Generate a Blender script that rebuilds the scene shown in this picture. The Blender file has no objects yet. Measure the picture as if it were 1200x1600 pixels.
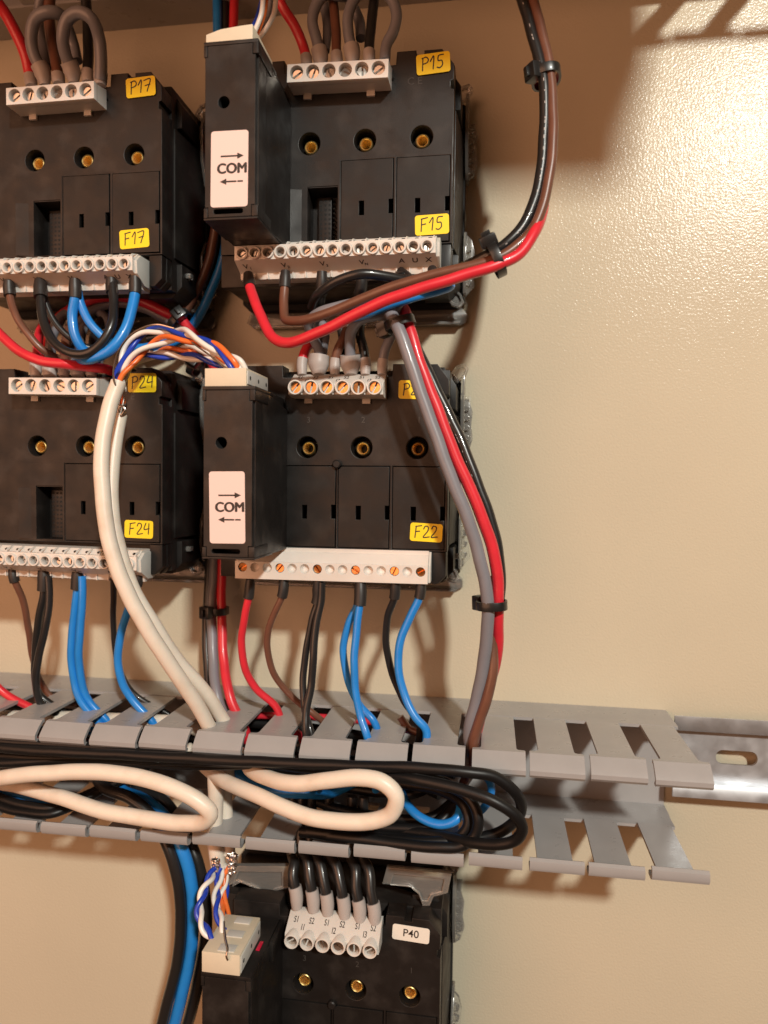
import bpy, bmesh, math, random
from mathutils import Vector, Matrix, Euler
random.seed(7)
S = 0.001                     # everything below is written in millimetres
sc = bpy.context.scene
COL = sc.collection

# ------------------------------------------------------------------ camera
F_PX = 1122.0
CAM = Vector((49.305, -310.406, -12.175))
EUL = Euler((-.043 + math.pi/2, -.012, .152), 'XYZ')
MC = EUL.to_matrix()
cd = bpy.data.cameras.new('camera'); cam = bpy.data.objects.new('camera', cd); COL.objects.link(cam)
cam.location = CAM*S; cam.rotation_euler = EUL
cd.sensor_fit = 'VERTICAL'; cd.sensor_height = 32.0; cd.lens = F_PX/1600*32.0
cd.clip_start = .01; cd.clip_end = 50
cd.dof.use_dof = True; cd.dof.focus_distance = .262; cd.dof.aperture_fstop = cd.lens/3.0
sc.camera = cam
sc.view_settings.view_transform = 'Standard'; sc.view_settings.look = 'None'
sc.cycles.caustics_reflective = False; sc.cycles.caustics_refractive = False
sc.view_settings.exposure = 0.0; sc.view_settings.gamma = 1

# ------------------------------------------------------------------ light
w = bpy.data.worlds.new('World'); sc.world = w; w.use_nodes = True
w.node_tree.nodes['Background'].inputs[0].default_value = (1, .46, .20, 1)
w.node_tree.nodes['Background'].inputs[1].default_value = .09
def area(name, pos, target, size, power, col, sy=None):
    l = bpy.data.lights.new(name, 'AREA'); l.energy = power; l.color = col; l.size = size*S
    if sy: l.shape = 'RECTANGLE'; l.size_y = sy*S
    o = bpy.data.objects.new(name, l); COL.objects.link(o)
    o.location = Vector(pos)*S
    o.rotation_euler = (Vector(target)-Vector(pos)).to_track_quat('-Z', 'Y').to_euler()
    return o
area('key_lamp', (560, -1250, 700), (20, 0, 0), 80, 22.0, (1, .98, .885))
area('fill_lamp', (-480, -900, 130), (0, 0, 0), 850, 6.8, (1, .48, .27))

def at(u, v, d):
    r = MC @ Vector(((u-600)/F_PX, -(v-800)/F_PX, -1.0)); t = (-d-CAM.y)/r.y
    return CAM + r*t          # mm

# ------------------------------------------------------------------ materials
def mat(name, col, rough=.5, metal=0, spec=.5, bump=0, bscale=800, var=0, vscale=60, rvar=0, trans=0, coat=0, dust=None, sss=0):
    m = bpy.data.materials.new(name); m.use_nodes = True; nt = m.node_tree; b = nt.nodes['Principled BSDF']
    b.inputs['Base Color'].default_value = (*col, 1); b.inputs['Roughness'].default_value = rough
    b.inputs['Metallic'].default_value = metal; b.inputs['Specular IOR Level'].default_value = spec
    b.inputs['Transmission Weight'].default_value = trans; b.inputs['Coat Weight'].default_value = coat
    if sss:
        b.inputs['Subsurface Weight'].default_value = sss; b.inputs['Subsurface Radius'].default_value = (1, .6, .4); b.inputs['Subsurface Scale'].default_value = .002
    tc = nt.nodes.new('ShaderNodeTexCoord'); 
    def noise(scale, detail=3):
        n = nt.nodes.new('ShaderNodeTexNoise'); n.inputs['Scale'].default_value = scale; n.inputs['Detail'].default_value = detail
        nt.links.new(tc.outputs['Object'], n.inputs['Vector']); return n
    if var:
        n = noise(vscale, 4); r = nt.nodes.new('ShaderNodeMapRange'); r.inputs[1].default_value = .3; r.inputs[2].default_value = .7
        r.inputs[3].default_value = 1-var; r.inputs[4].default_value = 1+var
        nt.links.new(n.outputs[0], r.inputs[0]); x = nt.nodes.new('ShaderNodeMix'); x.data_type = 'RGBA'; x.blend_type = 'MULTIPLY'
        x.inputs[0].default_value = 1; x.inputs[6].default_value = (*col, 1); nt.links.new(r.outputs[0], x.inputs[7])
        last = x.outputs[2]
        if dust:
            n2 = noise(90, 6); r2 = nt.nodes.new('ShaderNodeMapRange'); r2.inputs[1].default_value = .52; r2.inputs[2].default_value = .75
            r2.inputs[3].default_value = 0; r2.inputs[4].default_value = dust[3]
            nt.links.new(n2.outputs[0], r2.inputs[0]); y = nt.nodes.new('ShaderNodeMix'); y.data_type = 'RGBA'
            y.inputs[7].default_value = (*dust[:3], 1); nt.links.new(last, y.inputs[6]); nt.links.new(r2.outputs[0], y.inputs[0]); last = y.outputs[2]
        nt.links.new(last, b.inputs['Base Color'])
    if rvar:
        n = noise(140, 5); r = nt.nodes.new('ShaderNodeMapRange'); r.inputs[1].default_value = .3; r.inputs[2].default_value = .7
        r.inputs[3].default_value = rough-rvar; r.inputs[4].default_value = rough+rvar
        nt.links.new(n.outputs[0], r.inputs[0]); nt.links.new(r.outputs[0], b.inputs['Roughness'])
    if bump:
        n = noise(bscale, 2); bn = nt.nodes.new('ShaderNodeBump'); bn.inputs['Strength'].default_value = 1; bn.inputs['Distance'].default_value = bump*S
        nt.links.new(n.outputs[0], bn.inputs['Height']); nt.links.new(bn.outputs[0], b.inputs['Normal'])
    return m
M = dict(
 wall=mat('cream_paint', (.55, .495, .375), .18, bump=.135, bscale=1050, spec=.17, var=.04, vscale=9),
 black=mat('black_plastic', (.0125, .010, .009), .46, spec=.36, bump=.03, bscale=2600, var=.22, vscale=45, rvar=.10, dust=(.10, .085, .075, .22)),
 black2=mat('black_plastic_cover', (.0105, .0088, .008), .46, spec=.34, bump=.02, bscale=2400, var=.3, vscale=60, rvar=.08, dust=(.08, .07, .06, .2)),
 hole=mat('deep_black', (.004, .004, .004), .8),
 blockp=mat('ivory_terminal_plastic', (.68, .635, .585), .42, bump=.01, bscale=1500, var=.05, vscale=120, sss=.1),
 blockg=mat('pale_grey_terminal_plastic', (.58, .57, .53), .42, var=.05, vscale=120),
 cream=mat('cream_plug_plastic', (.66, .58, .44), .4, var=.05, vscale=100),
 duct=mat('grey_duct_plastic', (.345, .338, .336), .32, bump=.012, bscale=900, var=.07, vscale=40, rvar=.07),
 steel=mat('screw_steel', (.55, .5, .45), .28, 1, rvar=.1),
 brass=mat('brass', (.90, .66, .27), .42, 1, rvar=.08),
 copper=mat('copper_screw', (.80, .38, .14), .3, 1, var=.3, vscale=900),
 zinc=mat('zinc_plated_rail', (.62, .64, .67), .45, .8, var=.10, vscale=60, rvar=.10, bump=.008, bscale=300),
 clear=mat('clear_plastic', (.95, .93, .88), .16, trans=.86, spec=.8, bump=.035, bscale=150),
 yellow=mat('yellow_sticker', (.90, .66, .012), .45, var=.05, vscale=80),
 pink=mat('white_paper_pink_light', (.80, .615, .57), .55),  # white paper; the pink cast of warm light is put into the colour
 white=mat('white_sticker', (.78, .74, .66), .5),
 ink=mat('ink', (.03, .022, .018), .6),
 grayink=mat('moulded_mark', (.045, .04, .036), .5),
 cblack=mat('black_cable_jacket', (.0075, .0072, .0075), .42, spec=.35, bump=.03, bscale=500),
 red=mat('red_insulation', (.66, .026, .042), .34, coat=.2, var=.06, vscale=200),
 wblack=mat('black_insulation', (.016, .015, .015), .33, coat=.2, bump=.03, bscale=500),
 blue=mat('blue_insulation', (.018, .225, .66), .33, coat=.2, var=.06, vscale=200),
 brown=mat('brown_insulation', (.15, .062, .038), .36, coat=.15, var=.1, vscale=200),
 grey=mat('grey_insulation', (.20, .20, .225), .38, coat=.1, var=.06, vscale=150),
 sheath=mat('white_cable_sheath', (.78, .69, .585), .40, bump=.015, bscale=400, var=.04, vscale=90, sss=.15, dust=(.42, .28, .17, .35)),
 fgrey=mat('grey_ferrule', (.40, .36, .34), .45), fblack=mat('black_ferrule', (.022, .019, .018), .45),
 tie=mat('black_nylon', (.012, .012, .012), .35, coat=.2),
 pwhite=mat('white_core', (.80, .76, .70), .35), pblue=mat('dark_blue_core', (.016, .05, .42), .3), porange=mat('orange_core', (.80, .17, .035), .32),
 bare=mat('bare_tinned_wire', (.6, .55, .5), .3, 1), foil=mat('aluminium_foil', (.75, .70, .66), .22, 1, bump=.4, bscale=700),
 led=mat('red_led_lens', (.65, .01, .05), .25, coat=.5),
 blocker=mat('shade_blocker_brown', (.30, .25, .19), .5),
)

# ------------------------------------------------------------------ mesh builder (x, d = distance in front of the panel, z; all mm)
class MB:
    def __init__(s): s.v = []; s.f = []
    def add(s, vs, fs):
        n = len(s.v); s.v += [tuple(v) for v in vs]; s.f += [tuple(i+n for i in f) for f in fs]; return s
    def box(s, x0, x1, z0, z1, d0, d1):
        vs = [(x, -d, z) for x in (x0, x1) for d in (d0, d1) for z in (z0, z1)]
        return s.add(vs, [(0,1,3,2),(4,6,7,5),(0,4,5,1),(2,3,7,6),(0,2,6,4),(1,5,7,3)])
    def prism(s, poly, d0, d1):             # poly in x,z
        n = len(poly); vs = [(x, -d0, z) for x, z in poly]+[(x, -d1, z) for x, z in poly]
        return s.add(vs, [tuple(range(n-1, -1, -1)), tuple(range(n, 2*n))]+[(i, (i+1) % n, n+(i+1) % n, n+i) for i in range(n)])
    def xprism(s, poly, x0, x1):            # poly in d,z
        n = len(poly); vs = [(x0, -d, z) for d, z in poly]+[(x1, -d, z) for d, z in poly]
        return s.add(vs, [tuple(range(n-1, -1, -1)), tuple(range(n, 2*n))]+[(i, (i+1) % n, n+(i+1) % n, n+i) for i in range(n)])
    def zprism(s, poly, z0, z1):            # poly in x,d
        n = len(poly); vs = [(x, -d, z0) for x, d in poly]+[(x, -d, z1) for x, d in poly]
        return s.add(vs, [tuple(range(n-1, -1, -1)), tuple(range(n, 2*n))]+[(i, (i+1) % n, n+(i+1) % n, n+i) for i in range(n)])
    def rings(s, cx, cz, prof, n=24):       # lathe about the depth axis: prof [(r,d),...]
        vs = []; fs = []
        for r, d in prof:
            for k in range(n):
                a = 2*math.pi*k/n; vs.append((cx+r*math.cos(a), -d, cz+r*math.sin(a)))
        for i in range(len(prof)-1):
            for k in range(n): fs.append((i*n+k, i*n+(k+1) % n, (i+1)*n+(k+1) % n, (i+1)*n+k))
        return s.add(vs, fs)
    def tube(s, pts, r, n=12, caps=True, r_end=None):
        pts = [Vector(p) for p in pts]; m = len(pts); vs = []; fs = []
        t = (pts[1]-pts[0]).normalized(); up = Vector((0, 0, 1)) if abs(t.z) < .9 else Vector((1, 0, 0))
        nrm = (up - t*up.dot(t)).normalized()
        for i, p in enumerate(pts):
            tt = (pts[min(i+1, m-1)]-pts[max(i-1, 0)]).normalized()
            nrm = (nrm-tt*nrm.dot(tt)).normalized(); b = tt.cross(nrm)
            rr = r if not callable(r) else r(i/(m-1))
            for k in range(n):
                a = 2*math.pi*k/n; vs.append(p+nrm*rr*math.cos(a)+b*rr*math.sin(a))
        for i in range(m-1):
            for k in range(n): fs.append((i*n+k, i*n+(k+1) % n, (i+1)*n+(k+1) % n, (i+1)*n+k))
        if caps: fs += [tuple(range(n-1, -1, -1)), tuple((m-1)*n+k for k in range(n))]
        return s.add(vs, fs)
    def mesh(s, name, bevel=0, off=None, seg=2):
        o = off or Vector((0, 0, 0))
        me = bpy.data.meshes.new(name)
        me.from_pydata([((v[0]-o[0])*S, (v[1]-o[1])*S, (v[2]-o[2])*S) for v in s.v], [], s.f)
        bm = bmesh.new(); bm.from_mesh(me)
        bmesh.ops.recalc_face_normals(bm, faces=bm.faces)
        if bevel:
            es = [e for e in bm.edges if len(e.link_faces) == 2 and e.calc_face_angle(0) > .5]
            bmesh.ops.bevel(bm, geom=es, offset=bevel*S, segments=seg, profile=.6, affect='EDGES', clamp_overlap=True)
        bm.to_mesh(me); bm.free()
        me.polygons.foreach_set('use_smooth', [True]*len(me.polygons)); me.set_sharp_from_angle(angle=math.radians(38))
        return me

def link(name, me, material, parent=None, loc=None):
    o = bpy.data.objects.new(name, me); COL.objects.link(o)
    if material and not me.materials: me.materials.append(material)
    if parent: o.parent = parent
    if loc is not None: o.location = Vector(loc)*S
    return o
def put(name, mb, material, parent=None, bevel=0, loc=None, seg=2): return link(name, mb.mesh(name, bevel, None, seg), material, parent, loc)
def tag(o, label=None, cat=None, group=None, kind=None):
    for k, v in (('label', label), ('category', cat), ('group', group), ('kind', kind)):
        if v: o[k] = v
    return o
def empty(name, loc, label, cat, group=None):
    o = bpy.data.objects.new(name, None); COL.objects.link(o); o.location = Vector(loc)*S; o.empty_display_size = .01
    return tag(o, label, cat, group)

def circle(cx, cz, r, n=24): return [(cx+r*math.cos(2*math.pi*k/n), cz+r*math.sin(2*math.pi*k/n)) for k in range(n)]
def rrect(x0, x1, z0, z1, r, n=5):
    out = []
    for cx, cz, a0 in ((x1-r, z1-r, 0), (x0+r, z1-r, 90), (x0+r, z0+r, 180), (x1-r, z0+r, 270)):
        for k in range(n+1):
            a = math.radians(a0+90*k/n); out.append((cx+r*math.cos(a), cz+r*math.sin(a)))
    return out
def rect(x0, x1, z0, z1): return [(x0, z0), (x1, z0), (x1, z1), (x0, z1)]
def fill2d(outer, holes, d0, d1, bev=0):      # plate with holes; returns MB (x,z plane, from depth d0 to d1)
    cu = bpy.data.curves.new('c', 'CURVE'); cu.dimensions = '2D'; cu.fill_mode = 'BOTH'
    for loop in [outer]+list(holes):
        sp = cu.splines.new('POLY'); sp.points.add(len(loop)-1); sp.use_cyclic_u = True
        for p, (x, z) in zip(sp.points, loop): p.co = (x, z, 0, 1)
    cu.extrude = abs(d1-d0)/2-bev
    if bev: cu.bevel_depth = bev; cu.bevel_resolution = 1; cu.offset = -bev
    return curve_mb(cu, (d0+d1)/2)
def curve_mb(cu, dmid, fx=lambda x, y: (x, y)):
    o = bpy.data.objects.new('c', cu); COL.objects.link(o)
    dg = bpy.context.evaluated_depsgraph_get(); me = bpy.data.meshes.new_from_object(o.evaluated_get(dg))
    mb = MB(); vs = []
    for v in me.vertices:
        x, z = fx(v.co.x, v.co.y); vs.append((x, -(dmid+v.co.z), z))
    mb.add(vs, [tuple(p.vertices) for p in me.polygons])
    bpy.data.objects.remove(o); bpy.data.curves.remove(cu); bpy.data.meshes.remove(me)
    return mb
def text_mb(txt, cx, cz, h, d, bold=0.0, rot=0, sx=1.0, align='CENTER', shear=0):
    cu = bpy.data.curves.new('t', 'FONT'); cu.body = txt; cu.size = h/.7; cu.align_x = align; cu.align_y = 'CENTER'; cu.extrude = .03; cu.offset = bold; cu.shear = shear
    c, s = math.cos(rot), math.sin(rot)
    return curve_mb(cu, d, lambda x, y: (cx+(x*sx*c-y*s), cz+(x*sx*s+y*c)))
# handwriting: strokes in a unit box (0..1 high)
GLY = {
 'P': [[(.05,0),(.18,1)], [(.1,.95),(.45,1.02),(.6,.82),(.5,.6),(.12,.5)]],
 'F': [[(.08,0),(.2,1)], [(.15,.98),(.68,1.05)], [(.13,.52),(.5,.56)]],
 '1': [[(.0,.62),(.3,1),(.18,0)]],
 '2': [[(.05,.75),(.2,1),(.45,.92),(.42,.6),(.02,.03),(.55,.06)]],
 '4': [[(.2,1),(.02,.45),(.5,.5)], [(.5,.95),(.4,0)]],
 '5': [[(.6,1),(.22,.97),(.15,.58),(.42,.55),(.45,.2),(.2,0),(.0,.08)]],
 '7': [[(.05,.92),(.6,.98),(.25,0)], [(.12,.48),(.55,.54)]],
}
ADV = {'P': .74, 'F': .80, '1': .50, '2': .70, '4': .66, '5': .74, '7': .7}
def hand_mb(txt, x, z, h, d, rot=0, wd=.42):
    mb = MB(); cx = 0; c, s = math.cos(rot), math.sin(rot)
    for ch in txt:
        for st in GLY[ch]:
            pts = [Vector((x+(cx+px*h)*c-(pz*h)*s, 0, z+(cx+px*h)*s+(pz*h)*c)) for px, pz in st]
            pts = smooth(pts, .25) if len(pts) > 2 else pts
            for a, b in zip(pts, pts[1:]):
                t = (b-a).normalized(); n = Vector((-t.z, 0, t.x))*wd/2; a2 = a-t*wd*.3; b2 = b+t*wd*.3
                q = [a2+n, b2+n, b2-n, a2-n]
                mb.add([(p.x, -d+.0, p.z) for p in q]+[(p.x, -d-.05-random.random()*.01, p.z) for p in q], [(0,1,2,3),(4,5,6,7),(0,1,5,4),(1,2,6,5),(2,3,7,6),(3,0,4,7)])
        cx += h*ADV[ch]
    return mb
def smooth(P, step=1.0):
    P = [Vector(p) for p in P]
    if len(P) < 3: 
        n = max(2, int((P[1]-P[0]).length/step)); return [P[0].lerp(P[1], i/n) for i in range(n+1)]
    Q = [P[0]*2-P[1]]+P+[P[-1]*2-P[-2]]; out = []
    for i in range(1, len(Q)-2):
        p0, p1, p2, p3 = Q[i-1:i+3]
        def kn(a, b): return max((b-a).length, 1e-4)**.5
        t0 = 0; t1 = kn(p0, p1); t2 = t1+kn(p1, p2); t3 = t2+kn(p2, p3)
        n = max(2, int((p2-p1).length/step))
        for k in range(n):
            t = t1+(t2-t1)*k/n
            a1 = p0*((t1-t)/(t1-t0))+p1*((t-t0)/(t1-t0)); a2 = p1*((t2-t)/(t2-t1))+p2*((t-t1)/(t2-t1)); a3 = p2*((t3-t)/(t3-t2))+p3*((t-t2)/(t3-t2))
            b1 = a1*((t2-t)/(t2-t0))+a2*((t-t0)/(t2-t0)); b2 = a2*((t3-t)/(t3-t1))+a3*((t-t1)/(t3-t1))
            out.append(b1*((t2-t)/(t2-t1))+b2*((t-t1)/(t2-t1)))
    out.append(P[-1]); return out

# ------------------------------------------------------------------ panel
wall = put('wall', MB().box(-900, 900, -800, 800, -3, 0), M['wall']); tag(wall, kind='structure')

# ------------------------------------------------------------------ cable ducts
LIP = [(57,0),(57.9,0),(60.3,-1.9),(62.0,-3.6),(62.8,-4.6),(62.7,-6.2),(61.6,-7.3),(60.4,-7.0),(60.5,-6.2),(61.4,-5.8),(61.3,-4.8),(59.6,-2.9),(57.8,-1.4),(57,-1.2)]
LIPL = [(57,0),(60.3,0),(61.8,-.7),(62.5,-2.1),(62.3,-4.3),(61.2,-5.1),(60.2,-4.7),(60.5,-4.1),(61.1,-3.9),(61.3,-2.3),(60.7,-1.4),(60,-1.2),(57,-1.2)]
def finger_mesh(flip, a=6.2, b=9.25):
    mb = MB(); s = -1 if flip else 1
    # the strip with widened shoulders, then the rolled lip
    def r(x0, x1, d0, d1): return [(x0, d0), (x1, d0), (x1, d1), (x0, d1)]
    hs = [(a, 20.5), (a, 54.6), (a+.25, 55.5), (a+.9, 56.0), (b-.4, 56.15), (b, 56.5), (b, 57)]; stem = hs+[(-x, d) for x, d in hs[::-1]]
    mb.zprism(stem, 0, -1.2*s)
    mb.xprism([(d, z*s) for d, z in (LIPL if flip else LIP)], -b, b)
    return mb.mesh('finger')
FM = [finger_mesh(False), finger_mesh(True), finger_mesh(False, 4.2, 11.5), finger_mesh(True, 4.2, 11.5)]
for m_ in FM: m_.materials.append(M['duct'])
def duct(label, x_end, ztop, zbot, xmin, lipsag, group, pitch=20.5, fm=0):
    t = empty('cable_duct', (0, 0, (ztop+zbot)/2), label, 'cable duct', group); c = Vector((0, 0, (ztop+zbot)/2)); zc = c.z
    mb = MB(); x1 = x_end
    prof = [(0, ztop), (20.5, ztop), (20.5, ztop-1.2), (1.4, ztop-1.2), (1.4, zbot+.6), (10, zbot+.6), (13, zbot), (20.5, zbot+.2), (20.5, zbot-1), (13, zbot-1.3), (10, zbot-.8), (0, zbot-.8)]
    mb.xprism([(d, z-zc) for d, z in prof], xmin, x1)
    # short webs that close the slots' roots
    put('duct_base', mb, M['duct'], t)
    k = 0; g = 62.6+pitch*9
    while g-pitch > xmin-20:
        cx = g-pitch/2
        if cx < x_end+2:
            for up in (0, 1):
                o = link('finger', FM[up+fm], None, t)
                z = (ztop if not up else zbot-.2); sag = lipsag(cx, up)
                o.location = Vector((cx, 0, z-zc))*S
                o.rotation_euler = (math.radians(sag)+random.uniform(-.006, .006), random.uniform(-.004, .004), random.uniform(-.006, .006))
        g -= pitch; k += 1
    return t
def sag_main(cx, up):
    # degrees; the lower row sags towards the left
    return .3 if not up else 2.6-(2.4 - (120-cx)/240*3.2)
duct('grey slotted cable duct crossing under the meters, open and stuffed with cables', 121.8, -106.2, -146.3, -235, sag_main, 'slotted cable ducts')
duct('upper grey slotted cable duct in shadow along the top edge', 235, 230, 190.2, -235, lambda a, b: 0, 'slotted cable ducts', 25.0, 2)

sh = MB().zprism([(-260, 0), (148, 0), (148, 120), (173, 180), (188, 240), (-260, 240)], 236, 238); sh.box(-260, 187.5, 224, 236, 238.5, 240)  # unseen sheet added above the view to cast the shade below the duct
tag(put('shade_blocker', sh, M['blocker'], None, .4), 'added unseen brown shelf above the upper duct, throwing the brown shade below it', 'blocker')
# ------------------------------------------------------------------ DIN rail
t = empty('din_rail', (160, 0, -121), 'zinc plated mounting rail with oblong slots sticking out right of the grey duct', 'rail')
prof = [(7.6, -105.2), (7.6, -110.2), (6.9, -111.2), (1.5, -111.4), (.4, -111.9), (.4, -131.3), (1.5, -131.8), (6.9, -132), (7.6, -133), (7.6, -138.2), (6.5, -138.2), (6.5, -133.2), (5.9, -132.8), (1.6, -132.6), (1.4, -131.2),(1.4, -112), (1.6, -110.6), (5.9, -110.4), (6.5, -110), (6.5, -105.2)]
top = [(d, z+121) for d, z in prof]
def strip(a, b): 
    mb = MB()
    return mb
# flanges and web: the web is a plate with slots
mb = MB(); L0, L1 = -37, 160
mb.xprism([(d+3, z) for d, z in [(7.6,15.8),(7.6,10.8),(6.9,9.8),(3.0,9.4),(3.0,10.6),(5.9,10.8),(6.5,11.4),(6.5,15.8)]], L0, L1)
mb.xprism([(d+3, z) for d, z in [(7.6,-17.2),(7.6,-12.6),(6.9,-11.6),(3.0,-11.2),(3.0,-12.4),(5.9,-12.6),(6.5,-13.2),(6.5,-17.2)]], L0, L1)
put('rail_flange', mb, M['zinc'], t)
holes = []
for k in range(0, 5):
    hx = at(1147, 1187, 3).x-160+(k-1)*25.2; holes.append(rrect(hx-8.0, hx+8.0, -4.2, 1.6, 2.8))
holes = [h for h in holes if min(p[0] for p in h) > L0+2]
put('rail_web', fill2d([(L0, -11.3), (L1, -11.3), (L1, 9.5), (L0, 9.5)], holes, 5.0, 6.1), M['zinc'], t)

# ------------------------------------------------------------------ screws
def screw_mesh(r, ang):
    mb = MB(); n = 20; c, s = math.cos(ang), math.sin(ang)
    def half(sg):
        p = []; w_ = r*.2; a0 = math.asin(w_/r)
        for k in range(n//2+1):
            a = a0+(math.pi-2*a0)*k/(n//2); x = r*math.cos(a); z = r*math.sin(a)*sg; p.append((x*c-z*s, x*s+z*c))
        return p
    for sg in (1, -1): mb.prism(half(sg), -.9, 0)
    mb.prism([(x*.98, z*.98) for x, z in circle(0, 0, r, 20)], -2.0, -1.3)
    mb.v = [(x+.12*(y)*math.sin(ang*3), y+.16*x*math.sin(ang*5)+.16*z*math.cos(ang*7), z) for x, y, z in mb.v]
    return mb.mesh('screw', .0)
SCR = [screw_mesh(1.75, a) for a in (.6, 1.2, 2.0, 2.7, 1.6)]
for m_ in SCR: m_.materials.append(M['steel'])
SCO = [screw_mesh(1.55, a) for a in (.5, .9, 2.2, 2.6, 1.1)]
for m_ in SCO: m_.materials.append(M['copper'])
SCL = [screw_mesh(1.9, a) for a in (.9, 1.3, 1.0, .8, 1.5, 1.1)]
for m_ in SCL: m_.materials.append(M['copper'])
SCS = [screw_mesh(1.2, a) for a in (.6, 1.2, 2.0, 2.7, 1.6)]
for m_ in SCS: m_.materials.append(M['steel'])
def screws(lst, block, meshes):
    for i, (x, z, d) in enumerate(lst): link('screw', meshes[i % len(meshes)] if len(meshes) < 6 or len(lst) > 6 else meshes[i], None, block, (x, -d, z))

# ------------------------------------------------------------------ terminal blocks (children of a meter)
def six_flat(t, O, a, b, d=54):
    """six-way screw block, flat face; a,b = pixel of first and last screw"""
    A = at(*a, d)-O; B = at(*b, d)-O; p = (B.x-A.x)/5; z = (A.z+B.z)/2; rot = math.atan2(B.z-A.z, B.x-A.x)
    x0 = -p*.58; x1 = p*5.6
    blk = bpy.data.objects.new('terminal_block', None)
    cs = [(p*k, 0) for k in range(6)]
    mb = fill2d(rect(x0, x1, -3.4, 3.0), [circle(x, z_, 2.45) for x, z_ in cs], 51, 54, .12)
    mb.xprism([(51, 3.0), (44, 4.6), (42, 4.6), (42, -3.2), (51, -3.4)], x0, x1)
    mb.box(x0+4, x0+7, -5.2, -3.1, 42, 46); mb.box(x1-9, x1-6, -5.2, -3.1, 42, 46)
    mb.box(x1, x1+.6, 0, 1.2, 44, 45)
    o = put('terminal_block', mb, M['blockp'], t, 0, None)
    o.location = Vector((A.x, 0, A.z))*S; o.rotation_euler = (0, -rot, 0)
    screws([(x, z_, 52.2) for x, z_ in cs], o, SCR)
    return o
def six_tube(t, O, a, b, d=56, texth=1.25, met=SCL):
    A = at(*a, d)-O; B = at(*b, d)-O; p = (B.x-A.x)/5; rot = math.atan2(B.z-A.z, B.x-A.x)
    x0 = -p*.52; x1 = p*5.5
    cs = [(p*k, 0) for k in range(6)]
    mb = MB().xprism([(43, 6.0), (46.2, 6.0), (53.6, 1.6), (53.6, -2.3), (51, -3), (42, -3)], x0, x1)
    for x, z_ in cs: mb.rings(x, z_, [(2.75, 51), (2.75, 55.8), (2.6, 56), (2.25, 56), (2.1, 55.8), (2.1, 53.8)], 28)
    mb.box(x0+4, x0+7, -4.8, -2.8, 42, 46); mb.box(x1-9, x1-6, -4.8, -2.8, 42, 46)
    o = put('terminal_block', mb, M['blockp'], t, 0, None)
    o.location = Vector((A.x, 0, A.z))*S; o.rotation_euler = (0, -rot, 0)
    screws([(x, z_, 54.6) for x, z_ in cs], o, met)
    # print on the sloping face
    tilt = math.atan2(4.4, 7.4)
    def onslope(mb2, x, s_):
        out = MB(); out.f = mb2.f
        for vx, vy, vz in mb2.v:   # vz: height along slope from centre, vy: -thickness
            sl = vz+s_; dd = 46.2+(7.4)*(1-sl); zz = 6.0-4.4*(1-sl)
            out.v.append((vx, -(dd+.05*(-vy)+.04), zz+.05+.02*(-vy)))
        return out
    pr = MB()
    for k, s_ in enumerate(['S1', 'S2', 'S1', 'S2', 'S1', 'S2']):
        q = onslope(text_mb(s_, p*k+.1, 0, .27, 0, .003, sx=5.6), 0, .64); pr.add(q.v, q.f)
    for k, s_ in enumerate(['I1', 'I2', 'I3']):
        q = onslope(text_mb(s_, p*(2*k+.5)+.3, 0, .27, 0, .003, sx=5.6), 0, .33); pr.add(q.v, q.f)
    put('lettering', pr, M['ink'], o)
    return o
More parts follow.
